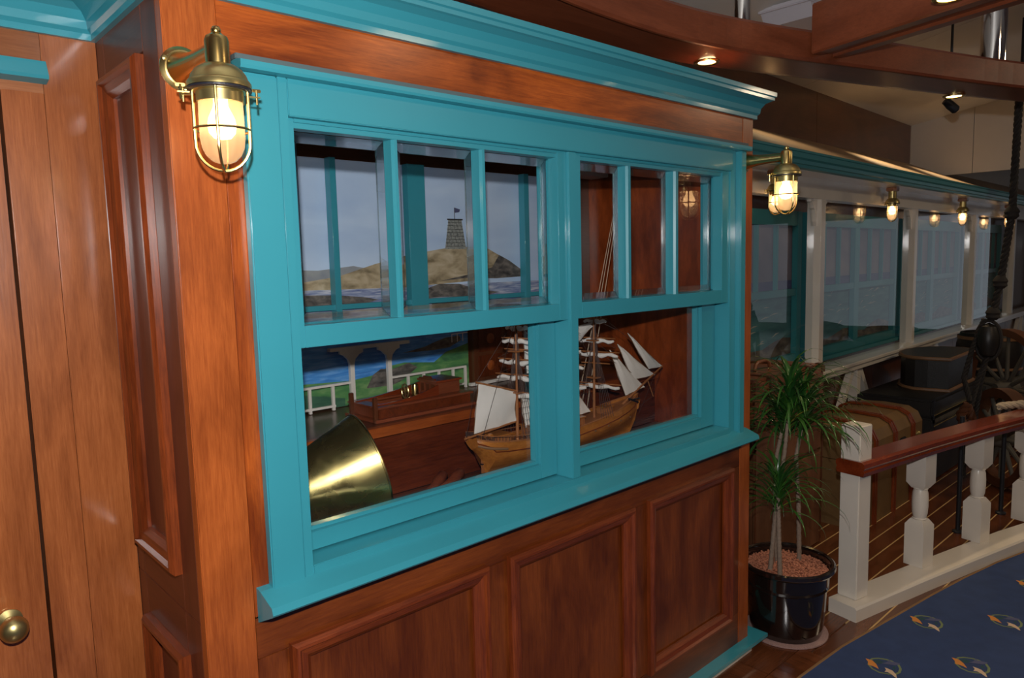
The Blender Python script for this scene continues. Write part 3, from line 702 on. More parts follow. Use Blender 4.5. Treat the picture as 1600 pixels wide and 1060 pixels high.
# back wall with teal double windows and painted sea
def pw(k):
    s0 = POSTS[k]+.0; s1 = POSTS[k+1]-.075
    T0 = .16
    r = proot('porch_window', label='x', cat='window', group='teal windows behind the white posts')
    a, b = s0+.03, s1+.015
    z0, z1 = .90, 1.985
    mid = (a+b)/2
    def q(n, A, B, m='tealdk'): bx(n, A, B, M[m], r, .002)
    q('frame', (a, T0-.02, z0), (a+.07, T0+.02, z1)); q('frame', (b-.07, T0-.02, z0), (b, T0+.02, z1))
    q('frame', (a+.07, T0-.02, z1-.10), (b-.07, T0+.02, z1)); q('frame', (a+.07, T0-.02, z0), (b-.07, T0+.02, z0+.08))
    q('mullion', (mid-.05, T0-.018, z0+.08), (mid+.05, T0+.02, z1-.10))
    q('sill', (a-.01, T0-.05, z0-.02), (b+.01, T0+.02, z0+.01))
    for u0, u1 in ((a+.07, mid-.05), (mid+.05, b-.07)):
        q('meeting_rail', (u0, T0-.015, 1.395), (u1, T0+.02, 1.445))
        w_ = (u1-u0)/3
        for j in (1, 2): q('muntin', (u0+j*w_-.011, T0-.01, 1.445), (u0+j*w_+.011, T0+.02, z1-.10))
    # painting seen through it
    g = MB(); yy = T0+.024
    g.box((a+.02, yy, z0+.02), (b-.02, yy+.006, z1-.02), 0)
    def f(poly, mi, d): g.add([(u, yy-d, v) for u, v in poly], [list(range(len(poly)))], mi)
    A, B = a+.03, b-.03
    f([(A, 1.505), (B, 1.505), (B, z0+.03), (A, z0+.03)], 1, .0005)
    f([(A, 1.505), (B, 1.505), (B, 1.44), (A, 1.44)], 2, .001)
    rnd = random.Random(k)
    for i in range(46):
        u = rnd.uniform(A, B-.2); v = rnd.uniform(1.05, 1.42); L = rnd.uniform(.05, .16); sl_ = rnd.uniform(-.01, .025)
        f([(u, v), (u+L*.5, v+sl_+.006), (u+L, v+sl_*1.3), (u+L*.5, v+sl_*.8-.001)], 3, .0015)
    top = [(A+(B-A)*i/12, 1.03+.03*math.sin(i*1.3+k)+rnd.uniform(-.012, .012)+(.05*i/12)) for i in range(13)]
    f(top+[(B, z0+.03), (A, z0+.03)], 4, .002)
    build('sea_painting', g, [M['psky'], M['psea'], M['pdeep'], M['pfoam'], M['prock']], r)
    return r
LB = ['teal double window with a sea painting just right of the near brass lantern', 'teal double window with a sea painting between the first and second white posts',
      'teal double window with a sea painting between the second and third white posts', 'teal double window with a sea painting behind the hanging rope']
for k in range(4):
    r = pw(k); r['label'] = LB[k]
pb('back_board', (-2.6, .185, .80), (9, .20, 2.2), 'darkz', 0)
for k in range(5):
    a, b = POSTS[k]+.001, POSTS[k+1]-.076
    gm_ = build('glass_pane', MB().add([(a, .05, .863), (b, .05, .863), (b, .05, 2.059), (a, .05, 2.059)], [(0, 1, 2, 3)]), M['porchglass'], pf)
def tr(s, t, z):
    v = Matrix.Translation(P0) @ Matrix.Rotation(PR, 4, 'Z') @ Vector((s, t, z)); return v
PL = ['porch lantern partly hidden behind the near brass lantern', 'porch lantern above the bay between first and second white posts', 'porch lantern above the third white post bay',
      'farthest porch lantern beside the hanging rope']
first = None
for k, s in enumerate((-.80, 1.24, 3.28, 5.25)):
    v = tr(s, -.075, 2.194)
    if first is None:
        first = lantern(v, PR, False, label=PL[k], cat='lantern', group='brass porch lanterns')
    else: dup(first, Matrix.Translation(v) @ Matrix.Rotation(PR, 4, 'Z'), label=PL[k])

# ================================================================== SHIP MODEL
SY = .27
sh = root('sailing_ship_model', (1.9, SY, .955), label='varnished wooden three-masted sailing ship model with white sails inside the lower window', cat='ship model')
def sb(name, mb, m, par=None): return build(name, mb, M[m] if isinstance(m, str) else m, par or sh, True)
SEC = [  # x, half beam, deck z, keel z, belly power
 (1.452, .030, 1.118, 1.088, 1.0), (1.470, .046, 1.114, 1.072, .8), (1.492, .054, 1.108, 1.045, .9), (1.506, .057, 1.106, .974, .30),
 (1.56, .061, 1.097, .973, .36), (1.65, .064, 1.088, .973, .42), (1.77, .066, 1.083, .974, .5), (1.90, .066, 1.086, .976, .5), (2.02, .064, 1.096, .980, .46),
 (2.13, .056, 1.109, .986, .40), (2.21, .042, 1.122, .992, .33), (2.265, .026, 1.132, 1.000, .28), (2.30, .012, 1.139, 1.045, .25), (2.318, .003, 1.142, 1.10, .3)]
def hull_y(hb, u, pw):   # u 0 keel .. 1 deck
    return max(.0025, hb*(math.sin(min(1, u/.72)*PI/2)**(1/pw*.5+.3)) if u < .72 else hb*(1-.06*(u-.72)/.28))
hm = MB(); n = 12; v = []; f = []
for (x, hb, zd, zk, pw_) in SEC:
    row = []
    for sgn in (-1, 1):
        for i in (range(n+1) if sgn < 0 else range(n, -1, -1)):
            u = 1-i/n if sgn < 0 else 1-i/n
            row.append((x, SY+sgn*hull_y(hb, u, pw_), zk+(zd+.006-zk)*u))
    v += row
k = 2*(n+1)
for i in range(len(SEC)-1):
    for j in range(k-1): f.append((i*k+j, i*k+j+1, (i+1)*k+j+1, (i+1)*k+j))
f.append(list(range(k)))
hm.add(v, f, 0, True); sb('hull', hm, 'hullx')
dk = MB()
for i in range(len(SEC)-1):
    a, b = SEC[i], SEC[i+1]
    dk.add([(a[0], SY-a[1]*.93, a[2]-.004), (b[0], SY-b[1]*.93, b[2]-.004), (b[0], SY+b[1]*.93, b[2]-.004), (a[0], SY+a[1]*.93, a[2]-.004)], [(0, 1, 2, 3)])
sb('deck', dk, 'sparx')
for sg in (-1, 1):
    sb('gunwale', MB().tube([(s_[0], SY+sg*s_[1]*.95, s_[2]+.007) for s_ in SEC], .0028, 6), 'spary')
    sb('wale', MB().tube([(s_[0], SY+sg*hull_y(s_[1], .80, s_[4])*1.01, s_[3]+(s_[2]-s_[3])*.80) for s_ in SEC[:-1]], .0022, 6), 'mouldx')
    # taffrail on little stanchions
    rl = [(s_[0], SY+sg*s_[1]*.93, s_[2]+.024) for s_ in SEC[:7]]
    q = sb('stern_rail', MB().tube(rl, .0016, 5), 'spary')
    st = MB()
    for i in range(26):
        t = i/25*5.99; a = int(t); fr = t-a; p = Vector(rl[a]).lerp(Vector(rl[a+1]), fr); st.tube([p, p-Vector((0, 0, .018))], .0010, 4)
    sb('stanchions', st, 'line')['kind'] = 'stuff'
sb('stern_carving', MB().tube([(1.456, SY-.028, 1.104), (1.474, SY-.050, 1.098), (1.50, SY-.060, 1.092), (1.55, SY-.064, 1.083)], .0045, 7), 'tan')
sb('rudder', MB().box((1.490, SY-.004, .960), (1.506, SY+.004, 1.06), 0, .003), 'sparz')
for z in (.985, .998, 1.03): sb('rudder_hinge', MB().box((1.489, SY-.0055, z), (1.516, SY+.0055, z+.004)), 'black')
sb('keel', MB().box((1.500, SY-.004, .9565), (2.27, SY+.004, .976), 0, .002), 'sparx')
for x in (1.70, 2.12): sb('cradle', MB().prism([(-.05, .9555), (.05, .9555), (.055, 1.02), (.04, 1.00), (0, .99), (-.04, 1.00), (-.055, 1.02)], lambda u, vv, d: (d, SY+u*1.25, vv), x, x+.012), 'stilez')
for x in (1.98, 2.06, 2.14, 2.20):
    sb('gunport', MB().box((x, SY-.069+(x-1.98)*.07, 1.062+(x-1.98)*.06), (x+.007, SY-.055, 1.068+(x-1.98)*.06)), 'tan')
for (a, b, z0, z1, w_) in ((1.535, 1.60, 1.096, 1.118, .03), (1.70, 1.80, 1.082, 1.122, .032), (1.90, 1.97, 1.085, 1.112, .028), (2.09, 2.14, 1.10, 1.125, .02)):
    h = sb('deckhouse', MB().box((a, SY-w_, z0), (b, SY+w_, z1), 0, .002), 'sparz')
    sb('roof', MB().box((a-.004, SY-w_-.004, z1), (b+.004, SY+w_+.004, z1+.004), 0, .001), 'hullx', h)
sb('wheel_drum', MB().lathe([(.008, -.008), (.010, 0), (.008, .008)], (1.515, SY-.02, 1.124), 14, axis=(0, 1, 0)), 'hullz')
sb('ladder', MB().tube([(1.80, SY-.070, 1.09), (1.765, SY-.074, 1.02)], .0018, 4).tube([(1.812, SY-.070, 1.088), (1.777, SY-.074, 1.018)], .0018, 4), 'line')
sb('anchor', MB().tube([(2.20, SY-.050, 1.150), (2.27, SY-.040, 1.125)], .004, 6).tube([(2.235, SY-.075, 1.150), (2.25, SY-.015, 1.132)], .003, 6), 'iron')
# masts
MS = {'mizzen': (1.654, 1.50), 'main': (1.862, 1.60), 'fore': (2.053, 1.50)}
for x, zt in MS.values():
    m_ = sb('mast', MB().tube([(x, SY, 1.07), (x+.003, SY, 1.27), (x+.006, SY, zt)], .0062, 10, r2=.003), 'sparz')
    for z in (1.245, 1.385): sb('mast_top', MB().box((x-.016, SY-.022, z), (x+.018, SY+.022, z+.005), 0, .001), 'spary', m_)
def yard(x, z, L, yaw=.22, sail=True, roll=.008):
    d = Vector((math.sin(yaw), -math.cos(yaw), 0)); c = Vector((x+.012, SY, z))
    y_ = sb('yard', MB().tube([c-d*L/2, c, c+d*L/2], [.0018, .0034, .0018], 8), 'sparx')
    if sail:
        m_ = MB(); pts = []; rs = []
        for i in range(15):
            t = i/14; pts.append(c+d*(L*.92)*(t-.5)+Vector((.0, 0, -.006-roll*.6-.003*math.sin(t*17+z*40)))); rs.append(roll*(.55+.45*math.sin(PI*t))*(1+.22*math.sin(t*23+z*9)))
        m_.tube(pts, rs, 9)
        sb('furled_sail', m_, 'sail', y_)
for x, zz in ((1.654, ((1.245, .20, 1), (1.305, .19, 1), (1.358, .165, 1), (1.392, .11, 0), (1.430, .135, 1), (1.475, .10, 1))),
              (1.862, ((1.25, .22, 1), (1.32, .20, 1), (1.38, .18, 1), (1.45, .15, 1))),
              (2.053, ((1.223, .21, 1), (1.30, .12, 0), (1.343, .20, 1), (1.395, .165, 1), (1.468, .10, 1)))):
    for z, L, s_ in zz: yard(x, z, L, .22, bool(s_), .0085)
def sail(name, c4, bulge=.012, n=7):
    """c4: four corners in (x, z), y offset allowed as third value"""
    P = [Vector((c[0], SY+(c[2] if len(c) > 2 else 0), c[1])) for c in c4]
    m_ = MB(); v = []; f = []
    for i in range(n+1):
        for j in range(n+1):
            a, b = i/n, j/n
            p = P[0].lerp(P[1], a).lerp(P[3].lerp(P[2], a), b)
            p = p+Vector((.002*math.sin(b*9), -bulge*math.sin(PI*a)*math.sin(PI*b)-.002*math.sin(a*13+b*7), 0)); v.append(p)
    for i in range(n):
        for j in range(n): f.append((i*(n+1)+j, (i+1)*(n+1)+j, (i+1)*(n+1)+j+1, i*(n+1)+j+1))
    m_.add(v, f, 0, True); s_ = sb(name, m_, 'sail')
    ed = MB()
    for i in range(4): ed.tube([P[i], P[(i+1) % 4]], .0011, 4)
    sb('bolt_rope', ed, 'tan', s_)
sail('spanker_sail', [(1.487, 1.300), (1.648, 1.250), (1.648, 1.148), (1.462, 1.138)], .014)
sb('gaff', MB().tube([(1.478, SY, 1.304), (1.654, SY, 1.252)], .0034, 8), 'sparx')
sb('boom', MB().tube([(1.424, SY, 1.128), (1.654, SY, 1.148)], .0036, 8), 'sparx')
E3 = 1e-3
for c in ([(1.690, 1.425), (1.800, 1.385), (1.80, 1.31), (1.705, 1.305)], [(1.672, 1.24), (1.82, 1.16), (1.74, 1.12), (1.690, 1.118)],
          [(1.895, 1.440), (2.040, 1.455), (2.050, 1.44), (1.90, 1.345)], [(1.90, 1.27), (1.905, 1.272), (2.03, 1.120), (1.92, 1.115)],
          [(2.257, 1.396), (2.259, 1.397), (2.489, 1.236), (2.393, 1.238)], [(2.193, 1.359), (2.195, 1.36), (2.436, 1.208), (2.291, 1.206)], [(2.146, 1.341), (2.148, 1.342), (2.366, 1.167), (2.242, 1.150)]):
    sail('staysail', c, .008)
sb('bowsprit', MB().tube([(2.22, SY, 1.118), (2.489, SY, 1.240)], .0062, 10, r2=.003), 'sparx')
sb('dolphin_striker', MB().tube([(2.385, SY, 1.197), (2.418, SY-.005, 1.122)], .0022, 6), 'sparz')
sb('figurehead', MB().tube([(2.30, SY, 1.135), (2.325, SY, 1.12), (2.318, SY, 1.085)], [.007, .009, .004], 8), 'hullz')
rg = MB()
def ln(a, b, r_=.0009): rg.tube([a, b], r_, 3, smooth=False)
for x, zt in MS.values():
    for sg in (-1, 1):
        for i in range(6):
            ln((x-.03+.014*i, SY+sg*.062, 1.10), (x+.004, SY+sg*.004, 1.385))
            if i < 4: ln((x-.012+.008*i, SY+sg*.022, 1.25), (x+.006, SY, zt-.01))
        for z in (1.12, 1.14, 1.16, 1.18, 1.20, 1.22):
            k_ = (z-1.10)/.285; ln((x-.03*(1-k_), SY+sg*.062*(1-k_), z), (x+.04*(1-k_), SY+sg*.062*(1-k_), z), .0006)
    for z in (1.305, 1.36, 1.43):
        for sg in (-1, 1): ln((x+.012, SY, z+.035), (x+.012+sg*.016, SY-sg*.085, z))
T0, T1, T2 = [(x+.006, SY, z) for x, z in MS.values()]
for a, b in ((T2, (2.489, SY, 1.24)), ((2.058, SY, 1.42), (2.44, SY, 1.22)), ((2.058, SY, 1.39), (2.36, SY, 1.18)), (T1, (2.055, SY, 1.28)), (T1, (2.055, SY, 1.14)), (T0, (1.86, SY, 1.32)), (T0, (1.86, SY, 1.13)),
             ((2.489, SY, 1.24), (2.418, SY, 1.122)), ((2.418, SY, 1.122), (2.325, SY, 1.09)), ((2.44, SY, 1.215), (2.30, SY-.02, 1.07)), (T0, (1.47, SY-.03, 1.12)), ((1.478, SY, 1.304), T0), ((1.478, SY, 1.304), (1.43, SY, 1.13))): ln(a, b)
o = sb('rigging', rg, 'line'); o['kind'] = 'stuff'
# ---- slim rods leaning at the back of the case
rod_ = root('rod_bundle', (2.05, .372, .956), label='bundle of thin pale rods leaning behind the ship model', cat='rods')
for i, (xa, xb) in enumerate(((-.03, .302), (0, .31), (.04, .32))):
    q = build('rod', MB().tube([(xa, 0, 0), (xb, 0, 1.06+.01*i)], .0022, 6, r2=.0012), M['linel'], rod_)
    build('tip', MB().tube([(xb, 0, 1.06+.01*i), (xb+.004, 0, 1.075+.01*i)], .003, 6), M['brass'], q)
# ---- brass speaking horn
ax = Vector((math.cos(-.2)*math.cos(.244), math.sin(-.2)*math.cos(.244), math.sin(.244))); hc = Vector((1.053, .246, 1.1295))
hr = root('brass_horn', (1.0, .25, .955), label='big tarnished brass horn lying behind the lower left pane', cat='horn')
R0 = .1488; LA = .542
prof = []
for i in range(13):
    d = -LA*.72*(1-i/12); prof.append((R0*(1+d/LA), d))
hm = MB().lathe(prof+[(R0-.001, .0015), (R0-.004, .0005)]+[(r_-.004, d) for r_, d in prof[::-1]], hc, 56, axis=ax, cap=False)
build('bell', hm, M['horn'], hr, True)
build('rim', MB().lathe([(R0-.003, -.004), (R0+.0015, -.003), (R0+.002, .0), (R0, .003), (R0-.004, .002)], hc, 56, axis=ax, cap=False), M['brass'], hr, True)
build('rivet', MB().lathe([(.006, 0), (.004, .002), (.0005, .003)], hc-ax*.16+Vector((0, -1, .15)).normalized()*.105, 12, axis=(0, -1, .2)), M['brass'], hr, True)
build('foot', MB().lathe([(.045, 0), (.045, .020), (.03, .030)], (1.02, .20, .9555), 24), M['blackleather'], hr, True)
for i, (a, b) in enumerate((((1.285, .295, .970), (1.44, .405, .983)), ((1.34, .300, .970), (1.50, .385, .983)))):
    r = root('wooden_pin', a, label=('turned brown wooden pin lying on the case floor, left one of the pair', 'turned brown wooden pin lying on the case floor nearer the ship stern')[i], cat='pin', group='wooden pins on the case floor')
    d = Vector(b)-Vector(a); L = d.length
    build('pin', MB().lathe([(.010, 0), (.0135, .01), (.0135, L*.55), (.017, L*.6), (.0175, L-.015), (.012, L-.004), (.002, L)], (0, 0, 0), 20, axis=d), M['modelx'], r)
# ---- brown boat model with wheel on the shelf
bo = root('boat_cockpit_model', (1.4, .55, 1.185), label='reddish brown model boat with cabin and steering wheel on the shelf', cat='boat model')
def mb_(n, a, b, m='modelx', bev=.002, par=None): return bx(n, a, b, M[m], par or bo, bev, world=True)
mb_('base', (1.215, .452, 1.1855), (1.628, .648, 1.196))
mb_('hull_side', (1.232, .462, 1.196), (1.612, .47, 1.228), 'countery'); mb_('hull_side', (1.232, .63, 1.196), (1.612, .638, 1.228))
mb_('transom', (1.232, .47, 1.196), (1.24, .63, 1.228)); mb_('stern_board', (1.604, .47, 1.196), (1.612, .63, 1.228))
mb_('deck', (1.225, .455, 1.228), (1.62, .50, 1.235)); mb_('deck', (1.225, .60, 1.228), (1.62, .645, 1.235)); mb_('deck', (1.225, .50, 1.228), (1.27, .60, 1.235)); mb_('deck', (1.49, .50, 1.228), (1.62, .60, 1.235))
mb_('well_floor', (1.27, .50, 1.205), (1.49, .60, 1.210), 'darkx')
def coam(y0, y1, nm):
    m_ = MB(); N = 10; v = []
    for i in range(N+1):
        t = i/N; x = 1.235+.26*t; y = y0+(y1-y0)*math.sin(t*PI)*.5; h = 1.238+.032*t*t
        v += [(x, y, 1.235), (x, y, h), (x, y+.006, h), (x, y+.006, 1.235)]
    f = []
    for i in range(N):
        for j in range(4): f.append((i*4+j, i*4+(j+1) % 4, i*4+4+(j+1) % 4, i*4+4+j))
    f += [(0, 1, 2, 3), tuple(N*4+q for q in (3, 2, 1, 0))]
    build(nm, m_.add(v, f), M['railx'], bo, True)
coam(.492, .470, 'coaming'); coam(.602, .626, 'coaming')
for y_ in (.455, .60): mb_('bow_post', (1.212, y_, 1.1855), (1.226, y_+.014, 1.268), 'darkz')
mb_('cabin_side', (1.495, .497, 1.235), (1.592, .503, 1.276)); mb_('cabin_side', (1.495, .597, 1.235), (1.592, .603, 1.276))
mb_('cabin_back', (1.588, .503, 1.235), (1.594, .597, 1.276)); fr_ = mb_('cabin_front', (1.493, .503, 1.235), (1.499, .597, 1.284))
for y_ in (.512, .542, .572): mb_('door_panel', (1.490, y_, 1.242), (1.493, y_+.018, 1.268), 'darkz', .0005, fr_)
mb_('cabin_roof', (1.486, .490, 1.276), (1.600, .610, 1.283), 'railx')
build('cabin_crest', MB().prism([(-.045, 1.283), (.045, 1.283), (.045, 1.289), (.025, 1.289), (.018, 1.296), (-.018, 1.296), (-.025, 1.289), (-.045, 1.289)], lambda u, vv, d: (d, .55+u, vv), 1.486, 1.494), M['countery'], bo, True)
whl = MB(); wc = Vector((1.385, .535, 1.258))
whl.tube([wc+Vector((.004*0, math.cos(t)*.020, math.sin(t)*.024)) for t in [2*PI*i/24 for i in range(25)]], .0026, 6)
for i in range(8):
    t = i*PI/4; whl.tube([wc, wc+Vector((0, math.cos(t)*.028, math.sin(t)*.032))], .0013, 5)
wq = build('steering_wheel', whl, M['brassold'], bo, True)
build('hub', MB().lathe([(.005, -.003), (.005, .006)], wc, 12, axis=(1, 0, 0)), M['brassold'], wq, True)
build('binnacle', MB().lathe([(.008, 1.205), (.0065, 1.238), (.0085, 1.240), (.0085, 1.2425), (.012, 1.244), (.012, 1.276), (.0105, 1.280), (.003, 1.281)], (1.418, .525, 0), 24), M['brass'], bo, True)

# ================================================================== CARPET
cpt = root('carpet', (3.5, -1, .0), label='dark blue carpet with orange and beige dolphin ring emblems at lower right', cat='carpet')
E_ = [(2.0, -.30), (2.45, -.245), (2.684, -.246), (3.023, -.268), (3.483, -.333), (3.80, -.377), (4.111, -.428), (4.45, -.495), (4.738, -.570), (5.3, -.74), (6.2, -1.08), (7.6, -1.8), (9.5, -3.0), (11.5, -4.6)]
poly = E_+[(11.5, -5.09), (-2.8, -5.09), (-2.8, -1.2), (0.5, -.75)]
build('pile', MB().prism(poly, lambda u, v, d: (u, v, d), .0, .008), M['carpet'], cpt, True)
ee = MB().sweep([(p[0], p[1]) for p in E_][::-1], [(-.0, 0), (-.0, .0085), (-.007, .0095), (-.014, .007), (-.014, 0)])
build('bound_edge', ee, M['carpetedge'], cpt, True)
EO = [(0.011, 0.073), (0.013, 0.063), (0.014, 0.046), (-0.003, 0.025), (-0.033, 0.004), (-0.029, 0.017), (-0.027, 0.032), (-0.031, 0.046), (-0.006, 0.057)]
ES = [(0.018, 0.015), (0.032, 0.004), (0.055, 0.0), (0.07, 0.001), (0.06, -0.008), (0.066, -0.026), (0.07, -0.042), (0.054, -0.041), (0.04, -0.03), (0.032, -0.014), (0.024, -0.002)]
EC = [(-0.004, -0.008), (-0.004, -0.022), (-0.007, -0.039), (-0.025, -0.059), (-0.051, -0.071), (-0.048, -0.062), (-0.037, -0.046), (-0.031, -0.03), (-0.037, -0.019), (-0.019, -0.019)]
ER = [(0.009, 0.059), (0.032, 0.056), (0.052, 0.04), (0.067, 0.011), (0.069, -0.01), (0.058, -0.043), (0.031, -0.061), (-0.001, -0.067), (-0.023, -0.061), (-0.045, -0.038), (-0.059, -0.007), (-0.052, 0.024), (-0.028, 0.051)]
em = MB(); nR = len(ER)
v = [(x, y_, .0004) for x, y_ in ER]+[(x*.86, y_*.86, .0004) for x, y_ in ER]
em.add(v, [(i, (i+1) % nR, nR+(i+1) % nR, nR+i) for i in range(nR)], 1)
for pl in ([(0.016, 0.046), (0.037, 0.031), (0.036, 0.009), (0.008, 0.014), (-0.0, 0.034)], [(0.022, -0.028), (0.038, -0.034), (0.014, -0.043), (0.003, -0.038)]):
    em.add([(x, y_, .0006) for x, y_ in pl], [tuple(range(len(pl)))], 4)
for pl, mi in ((EO, 0), (ES, 2), (EC, 3)):
    em.add([(x, y_, .0009) for x, y_ in pl], [tuple(range(len(pl)))], mi)
first_em = None
for row in range(7):
    for i in range(-2, 10):
        x = 2.984+.508*i+(.252 if row % 2 else 0)-.508*0; y_ = -.455-.246*row
        if row > 1 and (x < 2.6 or x > 6): continue
        edge = -.27 if x < 3 else -.27-(x-3)*.16-(max(0, x-4)**2)*.06
        if y_ > edge-.06 or x < 2.2 or x > 6.5: continue
        if first_em is None: first_em = build('emblem', em, [M['emO'], M['emG'], M['emB'], M['emC'], M['emT']], cpt); o = first_em
        else: o = first_em.copy(); COL.objects.link(o); o.parent = cpt
        o.matrix_basis = Matrix.Translation((x-3.5, y_+1, .0082))

# ================================================================== RAILING
rt = root('balustrade', (3.4, -.16, 0), label='white turned balustrade with dark red varnished handrail beside the blue carpet', cat='railing')
BO = [(3.277, -.230), (3.844, -.353), (4.289, -.455), (4.738, -.562), (5.25, -.71), (5.9, -.94), (6.8, -1.33)]
build('base_plinth', MB().sweep(BO, [(0, 0), (.0, .060), (-.006, .070), (-.142, .070), (-.142, 0)]), M['cream'], rt, True)
BI = [(3.335, -.222), (3.932, -.318), (4.502, -.425), (5.04, -.545), (5.7, -.75), (6.6, -1.12)]
hp = [(0, .672), (.004, .690), (0, .700), (.006, .712), (.004, .730), (-.012, .738), (-.118, .738), (-.134, .730), (-.136, .712), (-.130, .700), (-.134, .690), (-.130, .672)]
build('handrail', MB().sweep(BI, hp), M['railx'], rt, True)
a0 = math.radians(-11)
def oriented(name, mb, m, x, y_, rz, par):
    o = build(name, mb, M[m], par); root_ = par
    o.matrix_basis = root_.matrix_basis.inverted() @ Matrix.Translation((x, y_, 0)) @ Matrix.Rotation(rz, 4, 'Z'); return o
nw = MB().box((-.048, -.048, .0705), (.048, .048, .900), 0, .004)
o = oriented('newel_post', nw, 'cream', 3.408, -.160, a0*.9, rt)
bl = MB()
h = .049
def chamf(z0, z1, up):   # square block running to a chamfered pyramid
    zt = z1-.03 if up else z1; zb = z0+.03 if not up else z0
    v = [(-h, -h, zb), (h, -h, zb), (h, h, zb), (-h, h, zb), (-h, -h, zt), (h, -h, zt), (h, h, zt), (-h, h, zt)]
    k = h*.62
    if up:
        v += [(-k, -k, z1), (k, -k, z1), (k, k, z1), (-k, k, z1)]
        f = [(3, 2, 1, 0), (0, 1, 5, 4), (1, 2, 6, 5), (2, 3, 7, 6), (3, 0, 4, 7), (4, 5, 9, 8), (5, 6, 10, 9), (6, 7, 11, 10), (7, 4, 8, 11), (8, 9, 10, 11)]
    else:
        v += [(-k, -k, z0), (k, -k, z0), (k, k, z0), (-k, k, z0)]
        f = [(4, 5, 6, 7), (0, 1, 5, 4), (1, 2, 6, 5), (2, 3, 7, 6), (3, 0, 4, 7), (0, 8, 9, 1), (1, 9, 10, 2), (2, 10, 11, 3), (3, 11, 8, 0), (11, 10, 9, 8)]
    bl.add(v, f)
chamf(.0705, .315, True); chamf(.478, .6715, False)
bl.lathe([(.030, .310), (.036, .318), (.030, .322), (.036, .345), (.0385, .385), (.0385, .42), (.036, .455), (.031, .472), (.036, .476), (.030, .485)], (0, 0, 0), 24)
b1 = None
for x, y_, a in ((3.992, -.256, -11), (4.560, -.368, -12), (5.10, -.482, -14), (5.66, -.655, -18), (6.2, -.875, -21)):
    if b1 is None: b1 = oriented('baluster', bl, 'cream', x, y_, math.radians(a), rt)
    else:
        c = b1.copy(); COL.objects.link(c); c.parent = rt
        c.matrix_basis = rt.matrix_basis.inverted() @ Matrix.Translation((x, y_, 0)) @ Matrix.Rotation(math.radians(a), 4, 'Z')
for i, (x, y_) in enumerate(((4.80, -.215), (5.33, -.31))):
    r = root('iron_rod', (x, y_, 0), label=('thin black iron rod standing behind the handrail between the balusters', 'thin black iron rod behind the handrail at the right edge')[i], cat='rod', group='black iron rods behind the railing')
    build('rod', MB().lathe([(.013, 0), (.013, .71)], (0, 0, 0), 12), M['iron'], r)
    build('foot', MB().lathe([(.03, .003), (.03, .012), (.014, .02)], (0, 0, 0), 16), M['iron'], r)
def rope_mesh(P, R, turns_per_m=14, seg=6, strands=3, steps=14):
    P = [Vector(p) for p in P]; out = MB(); Q = []
    for i in range(len(P)-1):
        for k in range(steps): Q.append(P[i].lerp(P[i+1], k/steps))
    Q.append(P[-1])
    for s_ in range(strands):
        L = 0; pts = []
        for i, q in enumerate(Q):
            if i: L += (q-Q[i-1]).length
            d = (Q[min(i+1, len(Q)-1)]-Q[max(i-1, 0)]).normalized(); a = d.cross(Vector((.3, 1, .2))).normalized(); b = d.cross(a)
            t = L*turns_per_m*2*PI+s_*2*PI/strands
            pts.append(q+(a*math.cos(t)+b*math.sin(t))*R*.52)
        out.tube(pts, R*.56, seg)
    return out
pr = root('mooring_rope', (5.2, -.45, .74), label='pale thick rope looped over the handrail at the right edge', cat='rope')
pts = [(5.02+.055*0, -.34, .752), (5.10, -.44, .768), (5.17, -.53, .752), (5.19, -.585, .70), (5.16, -.60, .655), (5.08, -.56, .628), (5.02, -.50, .630), (4.99, -.42, .66)]
build('coil', rope_mesh(pts, .022, 10), M['ropel'], pr, True)
build('coil', rope_mesh([(5.25, -.62, .60), (5.20, -.61, .57), (5.12, -.60, .56), (5.07, -.59, .52), (5.10, -.58, .48), (5.2, -.6, .46), (5.3, -.62, .50)], .018, 12), M['ropel'], pr, True)

# ================================================================== POTTED DRACAENA
px_, py_ = 3.005, -.03
pp = root('potted_plant', (px_, py_, 0), label='potted plant with long narrow drooping leaves in a black glazed pot', cat='plant')
build('mat', MB().lathe([(.166, .0), (.178, .004), (.178, .010), (.16, .012)], (0, 0, 0), 40), M['mat'], pp)
build('pot', MB().lathe([(.150, .012), (.156, .03), (.163, .12), (.168, .225), (.176, .232), (.170, .240), (.174, .262), (.178, .300), (.196, .306), (.203, .316), (.202, .330), (.194, .336), (.184, .332), (.180, .320), (.176, .25), (.02, .24)], (0, 0, 0), 56), M['pot'], pp)
gv = MB(); rnd = random.Random(3)
ico = [(0, 0, 1), (.9, 0, .2), (.25, .85, .2), (-.75, .5, .2), (-.7, -.55, .2), (.3, -.85, .2), (0, 0, -1)]
icf = [(0, 1, 2), (0, 2, 3), (0, 3, 4), (0, 4, 5), (0, 5, 1), (6, 2, 1), (6, 3, 2), (6, 4, 3), (6, 5, 4), (6, 1, 5)]
for i in range(1500):
    a = rnd.uniform(0, 2*PI); r_ = .170*math.sqrt(rnd.random()); q = rnd.uniform(.0045, .008); cx, cyy, cz = r_*math.cos(a), r_*math.sin(a), .300+rnd.uniform(0, .008)+.006*math.cos(r_*12)
    gv.add([(cx+q*x*rnd.uniform(.7, 1.2), cyy+q*y*rnd.uniform(.7, 1.2), cz+q*z*.8) for x, y, z in ico], icf)
gv.lathe([(.001, .296), (.176, .296)], (0, 0, 0), 24, cap=False)
build('gravel', gv, M['gravel'], pp)['kind'] = 'stuff'
def trunk(P, r_):
    P = [Vector(p) for p in P]; Q = []
    for i in range(len(P)-1):
        for k in range(16): Q.append(P[i].lerp(P[i+1], k/16))
    Q.append(P[-1])
    return build('trunk', MB().tube(Q, [r_*(1+.10*((i % 2)*2-1))*(1-.25*i/len(Q)) for i in range(len(Q))], 10), M['bark'], pp)
